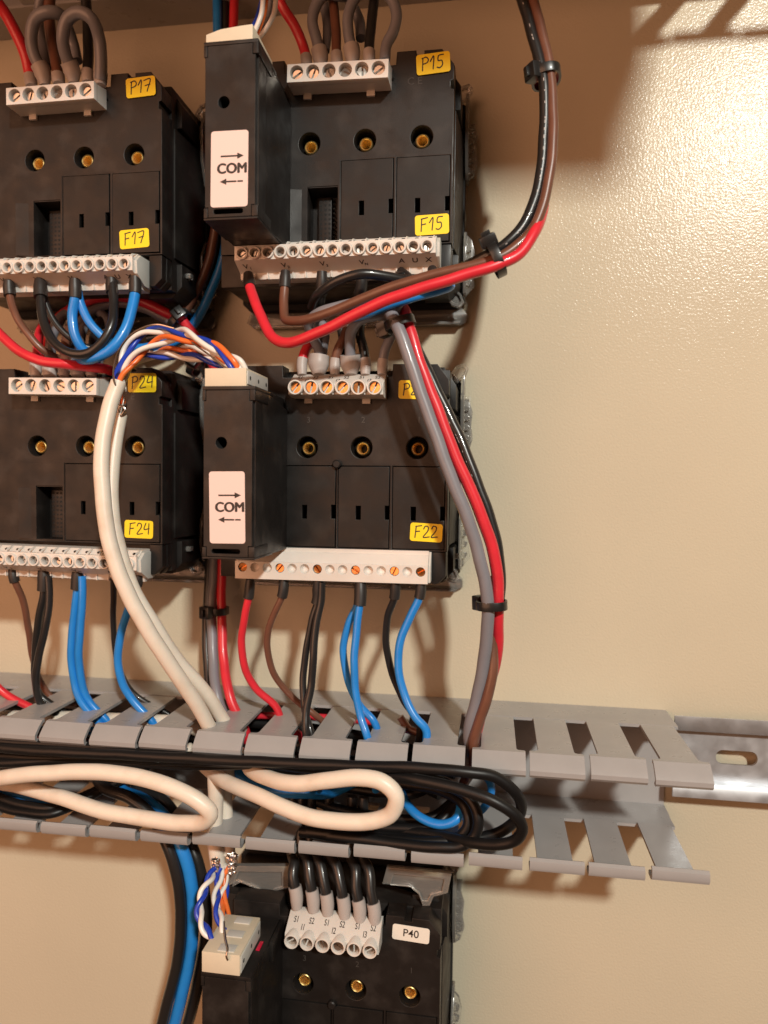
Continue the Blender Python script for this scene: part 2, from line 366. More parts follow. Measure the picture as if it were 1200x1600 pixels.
def long_plug(t, O, a, b, n0=1, n1=15, d=55):
    """pluggable block with collars, small test holes above and printed skirt below; a,b = pixel of terminals n0,n1"""
    A = at(*a, d)-O; B = at(*b, d)-O; p = (B.x-A.x)/(n1-n0); rot = math.atan2(B.z-A.z, B.x-A.x)
    X = lambda k: p*(k-n0)
    x0 = X(1)-p*.62; x1 = X(15)+p*.62
    mb = MB().xprism([(40, 4.9), (49.5, 4.9), (51.6, 2.9), (51.6, -2.2), (53.8, -2.4), (47.6, -5.4), (47.0, -7.6), (40, -7.6)], x0, x1)
    mb.add(*(lambda m_: (m_.v, m_.f))(fill2d(rect(x0, x1, -2.35, 2.85), [circle(X(k), 0, 1.62, 20) for k in range(1, 16)], 51.6, 53.9)))
    for k in range(1, 16):
        mb.rings(X(k), 0, [(2.35, 53.5), (2.35, 54.7), (2.2, 54.9), (1.75, 54.9), (1.62, 54.7), (1.62, 52.0)], 24)
        # small buttress between test holes
        mb.add([(X(k)+p*.38, -49.6, 4.95), (X(k)+p*.52, -49.6, 4.95), (X(k)+p*.52, -53.8, 2.7), (X(k)+p*.38, -53.8, 2.7), (X(k)+p*.45, -52.8, 4.2)], [(0,1,4),(1,2,4),(2,3,4),(3,0,4),(0,1,2,3)])
        mb.box(X(k)-p*.5+.25, X(k)-p*.5+.6, -7.7, -5.2, 45, 47.9)
    o = put('terminal_block', mb, M['blockp'], t, 0, None)
    o.location = Vector((A.x, 0, A.z))*S; o.rotation_euler = (0, -rot, 0)
    hb = MB()
    for k in range(1, 16):   # test holes on the slope
        c = []
        for q in range(12):
            a_ = 2*math.pi*q/12; u_ = .75*math.cos(a_); v_ = .55*math.sin(a_)
            c.append((X(k)+.9+u_, -(50.7+.62-v_*.72), 4.2-.42+v_*.72))
        hb.add(c, [tuple(range(12))])
    put('test_hole', hb, M['hole'], o)['kind'] = 'stuff'
    # end cap
    put('end_cap', MB().xprism([(41, 4.2), (49.8, 4.2), (53.0, 1.5), (52.4, -3.2), (46.8, -6.4), (41, -6.4)], x1+.05, x1+1.3), M['blockg'], o, .15)
    screws([(X(k), 0, 52.6) for k in range(1, 16)], o, SCS)
    pr = MB()
    # skirt slope from (53.8,-2.4) to (47.6,-5.4)
    for k, s_ in ((1, 'V1'), (4, 'V2'), (7, 'V3'), (10, 'VN'), (13, 'A'), (14, 'U'), (15, 'X')):
        def put_txt(tx, cx, hh, dz):
            m2 = text_mb(tx, cx, 0, hh, 0, .03)
            vs = [(vx, -(50.4+(vz+dz)*.9-.08+ (-vy)*.0), -4.0+(vz+dz)*.435-.08-.06*(1 if vy < 0 else 0)) for vx, vy, vz in m2.v]
            pr.add(vs, m2.f)
        put_txt(s_[0], X(k)+.3, 2.2, .6)
        if len(s_) > 1: put_txt(s_[1], X(k)+1.9, 1.2, -.4)
    put('lettering', pr, M['ink'], o)
    return o
def long_flat(t, O, a, b, d=50):
    A = at(*a, d)-O; B = at(*b, d)-O; p = (B.x-A.x)/14; rot = math.atan2(B.z-A.z, B.x-A.x)
    x0 = -p*.62; x1 = p*14.55
    mb = fill2d(rect(x0, x1, -4.4, 2.3), [circle(p*k, 0, 1.75, 22) for k in range(15)], 47.6, 50, .1)
    mb.xprism([(40, 7.4), (46.2, 7.4), (46.2, 5.9), (47.0, 5.9), (49.4, 2.3), (47.6, 2.1), (47.6, -4.3), (40, -4.3)], x0, x1)
    used = (0, 3, 6, 9, 12, 14)
    for k in range(15):
        if k not in used: mb.rings(p*k, 0, [(1.75, 49.9), (1.55, 49.3), (1.0, 48.4), (.01, 48.1)], 22)
    o = put('terminal_block', mb, M['blockp'], t, 0, None)
    o.location = Vector((A.x, 0, A.z))*S; o.rotation_euler = (0, -rot, 0)
    put('end_cap', MB().xprism([(40, 7.0), (46, 7.0), (49.0, 2.3), (49.2, -4.0), (40, -4.0)], x1+.05, x1+.9), M['blockg'], o, .15)
    screws([(p*k, 0, 49.4) for k in used], o, SCO)
    return o

# ------------------------------------------------------------------ stickers
def sticker(t, O, px, txt, d, ink='ink', material='yellow', hand=True, w_=None, h_=None, name=None, rot=0):
    """px: pixel of the sticker centre"""
    C_ = at(*px, d)-O
    s = put('sticker', fill2d(rrect(-w_/2, w_/2, -h_/2, h_/2, 1.0), [], d, d+.12), M[material], t)
    s.location = Vector((C_.x, 0, C_.z))*S; s.rotation_euler = (0, -rot, 0)
    tag(s, label=name)
    if hand: put('lettering', hand_mb(txt, -sum(ADV[c] for c in txt)*.5*h_*.62+(.5 if txt in ('P24', 'F24') else .2), -h_*.31, h_*.62, d+.14, .05), M[ink], s)
    return s

# ------------------------------------------------------------------ power meters (seen from behind)
def clip_corner(mb, x, z, sx, sz, d=6):
    # bent clear tongue with a raised diamond rim
    pts = [(0, 0), (3.2, 2.6), (4.6, 6.2), (2.8, 8.2), (-.6, 7.2), (-3.0, 3.4)]
    P = [(x+sx*a, z+sz*b) for a, b in pts]
    inner = [(x+sx*(1+(a-1)*.62), z+sz*(4.4+(b-4.4)*.62)) for a, b in pts]
    m2 = fill2d(P, [inner], d, d+2.6, .25); mb.add(m2.v, m2.f); m3 = fill2d(inner, [], d+.5, d+1.2); mb.add(m3.v, m3.f)
def meter(key, O, label, opening, xr=32.5, group='power meters seen from behind'):
    O = Vector(O); t = empty('power_meter', O, label, 'power meter', group)
    # ---- housing: front plateau with recessed insert holes
    outer = [(-49.5, -38.2), (32.5, -38.2), (32.5, 16.6), (31.2, 16.9), (31.2, 19.6), (32.3, 19.9), (32.3, 25.5), (28.0, 31.0), (21.5, 31.0), (21.5, 29.6), (18.6, 29.6), (18.6, 31.2), (11.5, 31.2), (11.2, 26.6), (-30.5, 26.6), (-30.8, 31.2), (-49.5, 31.2)]
    ins = [(-21, 0), (0, 0), (21, 0)]
    holes = [circle(x, z+.3, 4.1, 32) for x, z in ins]
    plates = []
    px = [(-29.7, -9.6), (-8.9, 10.9), (11.9, 31.6)]
    if opening: holes.append(rect(-21.5, -9.9, -37.2, -15.6))
    for i, (a, b) in enumerate(px):
        if opening and i == 0: continue
        holes.append(rect(a, b, -37.6, -6.6))
    h = fill2d(outer, holes, 36, 45, .25)
    # body behind, stepped flanks, rear collar
    mb = MB().box(-57, 32.1, -49.6, 30.2, 8, 35.9)
    put('housing', h, M['black'], t)
    put('rear_body', mb, M['black'], t, .5)
    lower = MB()
    lower.prism([(-57, -38.3), (-57, -50.5), (29.5, -50.5), (32.3, -47.5), (32.3, -38.3)], 35.9, 40.5)
    lower.prism([(26.9, -38.4), (26.9, -50.3), (29.0, -50.3), (32.2, -47.3), (32.2, -38.4)], 40.4, 44.6)
    lower.prism([(-57, 31.0), (-57, -38.2), (-49.7, -38.2), (-49.7, 31.0)], 35.9, 41)
    put('lower_housing', lower, M['black2'], t, .35)
    # flank: block at the top corner, recess line and curved shield
    fl = MB()
    fl.prism([(29, 16), (34.2, 16.0), (34.2, 25), (29.5, 32), (20, 32), (20, 29), (29, 29)], 12, 31)
    fl.prism([(29, -38), (34.2, -38.0), (34.2, -47), (30, -51.5), (20, -51.5), (20, -46)], 12, 31)
    fl.zprism([(31, 8), (34.6, 8), (34.4, 14), (33.4, 26), (32.7, 34), (31, 34)], -36.5, 14.5)
    put('flank', fl, M['black2'], t, .3)
    put('rear_collar', MB().prism([(-60, -49), (-57, -52), (32, -52), (35.2, -49), (35.2, 29), (32, 32.6), (-57, 32.6), (-60, 29)], .2, 7.9), M['hole'], t, .4)
    # ---- cover plates
    for i, (a, b) in enumerate(px):
        if opening and i == 0: continue
        a1, b1 = a+.25, b-.25; s0 = a+7.0
        out = [(a1, -37.3), (b1, -37.3), (b1, -26.6), (b1-1.5, -26.6), (b1-1.5, -21.4), (b1, -21.4), (b1, -6.85), (a1, -6.85)]
        if i == 1 and not opening: out = out[:-2]+[(b1, -6.85), (a1+1.2, -6.85), (a1, -8.0)]
        put('cover_plate', fill2d(out, [rect(s0, s0+1.9, -26.8, -21.6)], 43.6, 45.35, .12), M['black2'], t)
    if opening:
        fr = fill2d(rect(-29.6, -9.2, -37.6, -6.4), [rect(-21.5, -9.9, -37.2, -15.6)], 45.05, 45.3, .05)
        fr.xprism([(45.0, -15.7), (36.3, -15.7), (36.3, -16.4), (45.0, -16.0)], -21.4, -10)
        fr.zprism([(-28.6, 45.2), (-28.6, 46.4), (-21.9, 44.9), (-21.7, 36.5), (-22.4, 36.5)], -37, -16.5)
        put('port_frame', fr, M['black'], t)
        pb = MB().box(-18.5, -13.6, -37, -17.5, 36, 39.5)
        pins = MB()
        for r_ in range(11):
            z = -36.2+r_*1.75
            for x in (-17.6, -15.9, -14.3): pins.add([(x-.4, -39.56, z-.4), (x+.4, -39.56, z-.4), (x+.4, -39.56, z+.4), (x-.4, -39.56, z+.4)], [(0,1,2,3)])
        pin2 = MB()
        for r_ in range(11):
            z = -36.2+r_*1.75; pin2.tube([(-12.6, -36, z), (-12.6, -40.5, z), (-12.0, -41, z-.2)], .28, 6)
        ph = put('pin_header', pb, M['black'], t, .2); put('pin_socket', pins, M['hole'], ph)['kind'] = 'stuff'; put('contact_pin', pin2, M['steel'], ph)['kind'] = 'stuff'
    # ---- brass inserts
    for x, z in ins:
        o = put('brass_insert', MB().rings(0, 0, [(2.3, 36.2), (2.6, 36.2), (2.6, 42.1), (2.45, 42.5), (2.15, 42.75), (1.85, 42.45), (1.7, 41.9), (1.7, 31), (.01, 28)], 28), M['brass'], t, 0, (x, 0, z))
        put('insert_collar', MB().rings(0, 0, [(4.1, 36.1), (4.1, 38.8), (3.5, 39.2), (3.2, 38.8), (3.2, 36.1)], 28), M['black2'], o)
    # ---- clear mounting clips on the right flank
    cu = MB(); 
    cu.xprism([(2, 31.5), (13, 31.5), (13, 29), (16, 23), (15.2, 10), (11, 1), (8, -1), (2, -1)], 35.3, 36.6)
    cu.xprism([(2, 24), (3.2, 24), (3.2, 2), (2, 2)], 36.6, 38.8); cu.prism([(36.4, 22), (38.6, 21), (40, 17), (39.4, 11), (40.2, 6), (38.6, 1), (36.4, -1)], 6.5, 8)
    for q_ in range(5): cu.prism([(36.2, 20-4*q_), (38.8, 19-4*q_), (38.4, 17.5-4*q_), (36.2, 17-4*q_)], 8.2, 9.6)
    clip_corner(cu, 33.5, 28.5, 1, 1, 8)
    put('mounting_clip', cu, M['clear'], t, .2)
    cl = MB(); cl.xprism([(2, -22), (6, -21), (11, -23), (15.5, -30), (16, -41), (13, -48), (2, -50)], 35.3, 36.4)
    cl.prism([(36.3, -23), (38.4, -25), (39.6, -30), (39.0, -38), (39.8, -44), (36.3, -48)], 6.5, 8)
    for q_ in range(4): cl.prism([(36.2, -27-4.6*q_), (38.8, -28-4.6*q_), (38.2, -30-4.6*q_), (36.2, -30.4-4.6*q_)], 8.2, 9.8)
    cl.box(33, 36.2, -42.5, -40.5, 24, 27); clip_corner(cl, 31.5, -46.0, 1, -1, 12)
    put('mounting_clip', cl, M['clear'], t, .2)
    cb = MB(); cb.prism([(-58, -50.8), (34, -50.8), (36.8, -54), (36.8, -57.2), (34, -58.8), (-56, -58.8), (-60, -56)], 1.2, 2.6)
    cb.xprism([(2.6, -57.6), (6, -57.6), (6, -58.8), (2.6, -58.8)], -56, 34)
    put('clear_flange', cb, M['clear'], t, .2)
    return t, O
K15, k15 = meter('15', (0, 0, 112.7), 'black power meter back at top right with open port, stickers P15 and F15', True)
K22, k22 = meter('22', (0, 0, 0), 'black power meter back at mid right with three slotted covers, sticker F22', False)
K17, k17 = meter('17', (-111.7, 0, 112.7), 'black power meter back at top left, cut by the picture edge, stickers P17 and F17', True)
K24, k24 = meter('24', (-111.7, 0, 0), 'black power meter back at mid left behind the white cables, stickers P24 and F24', True)
K40, k40 = meter('40', (0, 0, -209.4), 'black power meter back at the bottom below the duct, printed white sticker P40', False)
# blocks
six_flat(K15, k15, (463, 113), (591, 106)); six_flat(K17, k17, (22, 149), (133, 140)); six_flat(K24, k24, (26, 602), (137, 603))
six_tube(K22, k22, (463, 606), (586, 606), d=54); six_tube(K40, k40, (457, 1467), (579, 1482), d=54, met=SCR)
long_plug(K15, k15, (377, 395), (667, 383)); long_plug(K17, k17, (10, 417), (192.7, 411), 5, 15); long_plug(K24, k24, (15.2, 874), (199, 882), 5, 15)
long_flat(K22, k22, (379, 886), (657, 894))
# stickers
for t_, O_, p_, tx, nm, sz, rt in (
 (K15, k15, (677, 99), 'P15', 'yellow sticker with handwritten P15', (12.2, 7.2), .06), (K15, k15, (675, 351), 'F15', 'yellow sticker with handwritten F15', (12.4, 7.2), .03),
 (K17, k17, (220, 136), 'P17', 'yellow sticker with handwritten P17', (12.0, 7.4), .05), (K17, k17, (210, 373), 'F17', 'yellow sticker with handwritten F17', (12.2, 7.2), .05),
 (K24, k24, (222, 598), 'P24', 'yellow sticker with handwritten P24', (11.8, 7.4), .0), (K24, k24, (217, 827), 'F24', 'yellow sticker with handwritten F24', (12.0, 7.0), -.02),
 (K22, k22, (648, 609), 'P22', 'yellow sticker half hidden by the grey wire', (12.0, 6.8), -.03), (K22, k22, (666, 832), 'F22', 'yellow sticker with handwritten F22', (12.0, 6.8), -.04)):
    sticker(t_, O_, p_, tx, 45.4, w_=sz[0], h_=sz[1], name=nm, rot=rt)
s_ = sticker(K40, k40, (642, 1459), '', 45.4, material='white', hand=False, w_=14.2, h_=6.0, name='white printed sticker reading P40', rot=-.05)
put('lettering', text_mb('P40', 0, 0, 2.9, 45.56, .03), M['ink'], s_)
put('moulded_mark', text_mb('C E', 18.2, 20.2, 2.6, 45.05, .0), M['grayink'], K15)
put('moulded_mark', text_mb('C E', 18.2, 19.8, 2.6, 45.05, .0), M['grayink'], K24)
for x_, s_ in zip((-21, 0, 21), ('3', '2', '1')):
    put('moulded_mark', text_mb(s_, x_+.5, 10.5, 2.2, 45.05, .0), M['grayink'], K22)
    put('moulded_mark', text_mb(s_, x_+.5, 10.5, 2.2, 45.05, .0), M['grayink'], K40)
nub = MB().rings(0, 0, [(1.6, 44), (1.6, 46.6), (1.2, 47), (.01, 47)], 16)
put('moulded_nub', nub, M['black'], K22, 0, (-9.2, 0, -6.0)); put('moulded_nub', nub, M['black'], K40, 0, (-9.2, 0, -6.0))

for poly in ([(598,1378),(640,1382),(655,1395),(661,1412),(672,1412),(678,1398),(700,1392),(706,1362),(605,1352)], [(350,1388),(372,1374),(400,1385),(418,1398),(428,1400),(436,1388),(452,1384),(452,1350),(366,1350)]):
    pp = [(at(u, v, 34)-k40) for u, v in poly]; cen = (sum(p.x for p in pp)/len(pp), sum(p.z for p in pp)/len(pp))
    q1 = fill2d([(p.x, p.z) for p in pp], [], 33, 34.3, .3)
    q2 = fill2d([(p.x, p.z) for p in pp], [[(cen[0]+(p.x-cen[0])*.8, cen[1]+(p.z-cen[1])*.72) for p in pp]], 34.4, 35.6, .2); q1.add(q2.v, q2.f)
    put('mounting_clip', q1, M['clear'], K40)
# ------------------------------------------------------------------ communication modules
def com(O, label, x0, x1, z0, z1, px_label, px_hole, lw=12.8, lh=24.6):
    O = Vector(O); t = empty('communication_module', O, label, 'communication module', 'communication modules plugged onto the meters')
    D = 80
    hx, hz = at(*px_hole, D).x-O.x, at(*px_hole, D).z-O.z
    mb = MB().box(x0+.25, x1-.25, z0+.2, z1-.2, 45.6, D-9)
    q_ = fill2d(rect(x0+.25, x1-.25, z0+.2, z1-.2), [circle(hx, hz, 2.0, 28), rrect(x0+3.2, x1-4.8, z0+1.7, z0+3.6, .75)], D-8.9, D-1.6); fr_ = q_
    # tapered shoulder on the right flank
    mb.add([(x1-.3, -45.7, z1-4), (x1-.3, -D+14, z1-.6), (x1+1.2, -45.7, z1-5), (x1-.3, -45.7, z0+.6), (x1-.3, -D+14, z0+.6), (x1+1.2, -45.7, z0+.8)], [(0,1,2),(3,5,4),(1,4,5,2),(0,2,5,3),(0,3,4,1)])
    ho_ = put('housing', mb, M['black'], t, .5); put('housing_front', fr_, M['black'], t)
    c = fill2d([(x0+1.6, z0+.9), (x0+1.6, z0+4.2), (x0+.5, z0+4.2), (x0+.5, z1-5.0), (x0+1.4, z1-5.0), (x0+1.4, z1-1.4), (x1-1.9, z1-1.4), (x1-1.9, z1-5.0), (x1-.9, z1-5.0), (x1-.9, z0+4.6), (x1-2.2, z0+4.6), (x1-2.2, z0+.9)],
               [circle(hx, hz, 1.95, 28), rrect(x0+3.4, x1-5.0, z0+1.9, z0+3.5, .75)], D-1.4, D+.15, .12)
    put('front_cover', c, M['black'], t)
    rim = MB().box(x0, x1, z1-1.2, z1, 60, D+.1); rim.box(x0, x0+1.2, z1-4.8, z1-1.25, 70, D+.1); rim.box(x1-1.7, x1+.1, z1-4.8, z1-1.25, 66, D+.3)
    put('snap_rim', rim, M['black'], t, .2); rim = MB()
    rim.box(x0, x1, z0, z0+.75, 60, D+.1); rim.box(x0, x0+1.4, z0+.8, z0+4.0, 70, D+.1); rim.box(x1-2.0, x1+.1, z0+.8, z0+4.4, 66, D+.3)
    put('snap_rim', rim, M['black'], t, .2)
    put('screw_hole', MB().rings(hx, hz, [(1.96, D-.1), (1.9, D-1.4), (1.9, D-9), (.01, D-9)], 28), M['hole'], t)
    if px_label:
        L = at(*px_label, D+.2)-O
        s = put('sticker', fill2d(rrect(-lw/2, lw/2, -lh/2, lh/2, 1.0), [], D+.18, D+.3), M['pink'], t); s.location = Vector((L.x, 0, L.z))*S
        s.rotation_euler = (0, .008 if lw > 12.7 else -.014, 0); tag(s, label='white sticker with pink light painted in, reading COM between two arrows')
        pr = MB()
        for j_, (ox, oz) in enumerate(((0, 0), (.22, .03), (-.22, -.03), (0, .12), (0, -.12))):
            q_ = text_mb('COM', .95+ox, oz, 3.2, D+.35+.004*j_, 0, sx=.98); pr.add(q_.v, q_.f)
        for zz, sg in ((4.1, 1), (-4.1, -1)):
            x_a = -3.0; x_b = 4.7
            if sg == 1: q = fill2d(rect(x_a, x_b-1.8, zz-.26, zz+.26), [], D+.31, D+.37)
            else: q = fill2d(rect(x_a+2, x_b-2.2, zz-.26, zz+.26), [], D+.31, D+.37); q2 = fill2d(rect(x_b-1.9, x_b, zz-.26, zz+.26), [], D+.31, D+.37); q.add(q2.v, q2.f)
            pr.add(q.v, q.f)
            tri = [(x_b+.2, zz), (x_b-2, zz+1), (x_b-2, zz-1)] if sg == 1 else [(x_a-.2, zz), (x_a+2, zz+1), (x_a+2, zz-1)]
            q = fill2d(tri, [], D+.31, D+.37); pr.add(q.v, q.f)
        put('lettering', pr, M['ink'], s)
    return t
com((0, 0, 112.7), 'black communication module with COM sticker on the P15 meter, topmost of the three', -47.6, -29.0, -39.2, 18.4, (358.5, 264), (350, 160))
com((0, 0, 0), 'black communication module with COM sticker on the F22 meter, above the duct', -48.0, -29.6, -39.2, 18.9, (355, 793), (346, 692), 12.5, 24.2)
c40 = com((0, 0, -209.4), 'black communication module on the P40 meter, cut by the bottom picture edge', -48.3, -30.2, -39.0, 26.0, None, (350, 1690))
# red lamp window on its top
put('indicator_window', MB().box(-33.3, -31.9, 26.02, 26.4, 61, 66), M['led'], c40, .1)
put('top_shelf', MB().box(-30.2, -28.6, 18, 25.6, 45.6, 60), M['black2'], c40, .3)

def plug(label, x0, x1, z0, z1, d0, d1, holes_on_side=True, lip=False, top=False):
    c = Vector(((x0+x1)/2, 0, z0)); t = empty('cable_plug', c, label, 'plug', 'cream plugs on the communication modules')
    w2 = (x1-x0)/2; h = z1-z0
    mb = MB()
    if lip: mb.prism([(-w2, 0), (w2, 0), (w2, h), (w2-4, h-.2), (-w2+5, h-.8), (-w2, h-2.2)], d0, d1)
    else: mb.box(-w2, w2, 0, h, d0, d1)
    put('plug_body', mb, M['cream'], t, .25)
    if holes_on_side:
        f = MB().box(w2, w2+.35, .8, h-.8, d0+1, d1-.6)
        s = put('side_plate', f, M['blockg'], t, .08)
        hb = MB()
        for k in range(3):
            dd = d0+3+(d1-d0-6)*k/2; cz = h*.5
            hb.add([(w2+.37, -(dd+.75*math.cos(a*math.pi/6)), cz+.75*math.sin(a*math.pi/6)) for a in range(12)], [tuple(range(12))])
        put('contact_hole', hb, M['hole'], s)['kind'] = 'stuff'
    if top:
        for k in range(3):
            dd = d0+3+(d1-d0-6)*k/2
            put('wire_funnel', fill_top(-w2+5.2, w2-2.6, dd-1.9, dd+1.9, h), M['blockg'], t, .15)
    return t
def fill_top(xa, xb, da, db, h): return MB().box(xa, xb, h-.1, h+.35, da, db)
plug('cream plug on top of the COM module beside the P15 meter', -47.2, -31.2, 131.2, 136.2, 58, 79.3, False, True)
plug('cream plug with orange and blue wires on top of the middle COM module', -47.6, -33.0, 18.95, 25.0, 56, 79, True)
plug('cream plug fed by twisted wires on the bottom COM module', -48.0, -34.2, -183.3, -176.0, 58, 80.0, True, top=True)

# ------------------------------------------------------------------ wires
OBJ = []
def path(pts):
    P = []
    for p in pts:
        if p[0] == 'w': P.append(Vector((p[1], -p[2], p[3])))
        else: P.append(at(*p))
    return P
def wire(name, label, m, r, pts, cat='wire', group=None, fer=None, step=1.2, n=12, marks=0):
    """fer = (length, radius, material) sleeve on the start"""
    if name == 'wire' and pts[-1][0] == 'w' and -122 < pts[-1][3] < -105: pts = pts+[('w', pts[-1][1]+1, pts[-1][2]-5, pts[-1][3]-13)]
    P = smooth(path(pts), step); c = P[len(P)//2].copy(); rw = random.Random(len(label)*7+int(r*100)); f1, f2, f3 = (rw.uniform(0, 6) for _ in range(3)); L_ = len(P)
    for i_ in range(L_):
        e_ = min(1, i_/8, (L_-1-i_)/8)*(.10 if cat == 'wire' else .07); P[i_] = P[i_]+Vector((math.sin(i_*.21*step+f1)+.5*math.sin(i_*.53*step+f2), math.sin(i_*.17*step+f2), math.sin(i_*.24*step+f3)+.5*math.sin(i_*.47*step+f1)))*e_
    Q = [p-c for p in P]
    if fer:
        t = empty(name, c, label, cat, group); acc = 0; i0 = 0
        while acc < fer[0]*.6: acc += (Q[i0+1]-Q[i0]).length; i0 += 1
        put('insulation', MB().tube(Q[i0:], r, n), M[m], t)
        acc = 0; q = [Q[0]]
        for a, b in zip(Q, Q[1:]):
            acc += (b-a).length; q.append(b)
            if acc > fer[0]: break
        rr = fer[1]
        fm = MB().tube(q, lambda s: rr*(.82+.18*min(1, s*2.5)) if len(fer) < 4 else rr*(.55+.45*min(1, s*2.0)), 16)
        put('ferrule', fm, M[fer[2]], t)
        return t
    o = link(name, MB().tube(Q, r, n).mesh(name), M[m], None, c); tag(o, label, cat, group)
    if marks:
        mm = MB(); i = 6; rm = random.Random(5)
        while i < len(Q)-6:
            if rm.random() < .75:
                t_ = (Q[i+1]-Q[i-1]).normalized(); view = (CAM-(Q[i]+c)).normalized(); view = (view+Vector((marks, 0, 0))).normalized(); nn = (view-t_*view.dot(t_)).normalized(); b_ = t_.cross(nn)
                L2 = rm.uniform(.25, .6); p_ = Q[i]+nn*(r+.02)
                mm.add([p_-t_*L2-b_*.14-nn*.02, p_+t_*L2-b_*.14-nn*.02, p_+t_*L2+b_*.14-nn*.02, p_-t_*L2+b_*.14-nn*.02], [(0,1,2,3)])
            i += rm.choice((1, 2, 2, 3))
        put('printed_mark', mm, M['fgrey'], o)['kind'] = 'stuff'
    return o
G1, G2, G3 = 'wires under the P15 meter', 'wires under the F22 meter', 'wires under the F17 meter'
fb = (5.5, 2.1, 'fblack'); fbw = (8, 2.7, 'fblack')
# --- right bundle from the top, turning left under the P15 meter
wire('wire', 'long brown wire curving from the top through two ties to the P15 meter', 'brown', 1.72,
     [(446, 424, 50), (445, 450, 51), (443, 478, 53), (446, 499, 56), (462, 502, 59), (490, 497, 62), (540, 478, 66), (620, 446, 70), (700, 424, 71), (764, 408, 71), (800, 391, 70), (835, 353, 68), (856, 290, 66), (864, 200, 64), (860, 118, 62), (846, 50, 60), (828, -20, 58)], group=G1, fer=fb)
wire('wire', 'long red wire sweeping from under the P15 meter up to the right tie', 'red', 1.85,
     [(388, 428, 50), (390, 445, 52), (398, 470, 56), (414, 508, 61), (430, 530, 65), (452, 535, 68), (500, 519, 72), (580, 479, 76), (650, 453, 76), (720, 432, 75), (776, 414, 74), (812, 396, 72), (836, 362, 69), (848, 325, 62), (853, 260, 56), (854, 180, 54), (850, 118, 53), (836, 60, 52), (818, -20, 50)], group=G1, fer=fb)
wire('wire', 'black wire with printed marks on the outside of the right bundle', 'wblack', 1.85,
     [(625, 424, 50), (628, 433, 49), (660, 436, 52), (710, 424, 62), (760, 400, 66), (790, 382, 67), (822, 345, 66), (842, 285, 64), (851, 200, 63), (848, 118, 62), (832, 55, 60), (810, -20, 58)], group=G1, marks=.01)
wire('wire', 'blue wire tucked between the brown and red wires of the right bundle', 'blue', 1.5,
     [(606, 486, 50), (575, 488, 52), (566, 478, 55), (590, 468, 60), (640, 449, 68), (690, 440, 70), (730, 428, 71), (775, 408, 69), (812, 381, 66), (838, 340, 62), (850, 290, 58), (856, 190, 57), (853, 118, 56), (838, 50, 55), (820, -20, 54)], group=G1)
wire('wire', 'blue wire running just below the red wire under the P15 meter', 'blue', 1.5, [(675, 420, 50), (680, 434, 53), (705, 446, 60), (680, 456, 64), (620, 472, 66), (570, 492, 62), (545, 498, 56)], group=G1, fer=(3, 2.0, 'fblack'))
wire('wire', 'black wire arching below the printed strip of the P15 block', 'wblack', 1.75, [(626, 424, 47), (640, 437, 52), (605, 432, 57), (560, 429, 60), (520, 443, 58), (495, 462, 54), (487, 480, 48)], group=G1)
wire('wire', 'black wire dropping straight from the third terminal of the P15 block', 'wblack', 1.7, [(503, 424, 50), (503, 450, 49), (500, 480, 45), (494, 515, 42), (497, 540, 42)], group=G1, fer=(8, 2.2, 'fblack'))
wire('wire', 'black wire behind the brown one from the fourth terminal of the P15 block', 'wblack', 1.7, [(564, 424, 50), (565, 445, 49), (556, 470, 46), (520, 485, 44), (495, 500, 42)], group=G1, fer=(8, 2.2, 'fblack'))
# --- into the six-way block of P22
fg = (5.6, 2.0, 'fgrey'); fgw = (7.2, 3.9, 'fgrey', 1)
G4 = 'wires into the white block beside the half hidden sticker'
wire('wire', 'short red wire in the first terminal above the F22 meter', 'red', 1.8, [(472, 586, 47), (472, 566, 46), (478, 545, 44), (492, 528, 40), (505, 515, 36)], group=G4, fer=fg)
wire('wire', 'grey wire in the second terminal above the F22 meter, with wide grey sleeve', 'grey', 1.9, [(498, 586, 47), (498, 566, 46), (499, 550, 46), (488, 525, 50), (482, 505, 54), (500, 488, 58), (540, 477, 60), (575, 470, 58)], group=G4, fer=fgw)
wire('wire', 'dark grey wire sharing the wide sleeve of the second terminal', 'grey', 1.8, [(503, 560, 44), (505, 545, 44), (508, 520, 44), (502, 500, 42), (500, 470, 42), (502, 445, 42)], group=G4)
wire('wire', 'brown wire in the third terminal above the F22 meter', 'brown', 1.8, [(523, 586, 47), (524, 566, 46), (528, 548, 46), (538, 525, 45), (546, 505, 44), (560, 490, 44)], group=G4, fer=fg)
wire('wire', 'grey wire bending right from the wide sleeve of the fourth terminal', 'grey', 2.0, [(548, 586, 47), (548, 566, 46), (547, 548, 47), (549, 520, 50), (562, 500, 54), (590, 492, 58), (612, 489, 60), (628, 470, 56)], group=G4, fer=fgw)
wire('wire', 'dark wire behind the fourth terminal above the F22 meter', 'wblack', 1.6, [(540, 560, 43), (537, 535, 42), (533, 510, 42), (545, 490, 42)], group=G4)
wire('wire', 'black wire in the fifth terminal above the F22 meter', 'wblack', 1.8, [(571, 586, 47), (571, 566, 46), (568, 545, 45), (562, 522, 44), (566, 500, 42), (590, 480, 42)], group=G4, fer=fg)
wire('wire', 'grey wire in the last terminal above the F22 meter', 'grey', 1.8, [(597, 586, 47), (598, 566, 46), (602, 545, 47), (612, 522, 50), (618, 505, 54), (612, 488, 56)], group=G4, fer=fg)
wire('wire', 'blue wire crossing behind the tie right of the P15 wires', 'blue', 1.7, [(560, 500, 52), (572, 492, 55), (600, 480, 58), (640, 466, 62), (655, 460, 60)], group=G4)
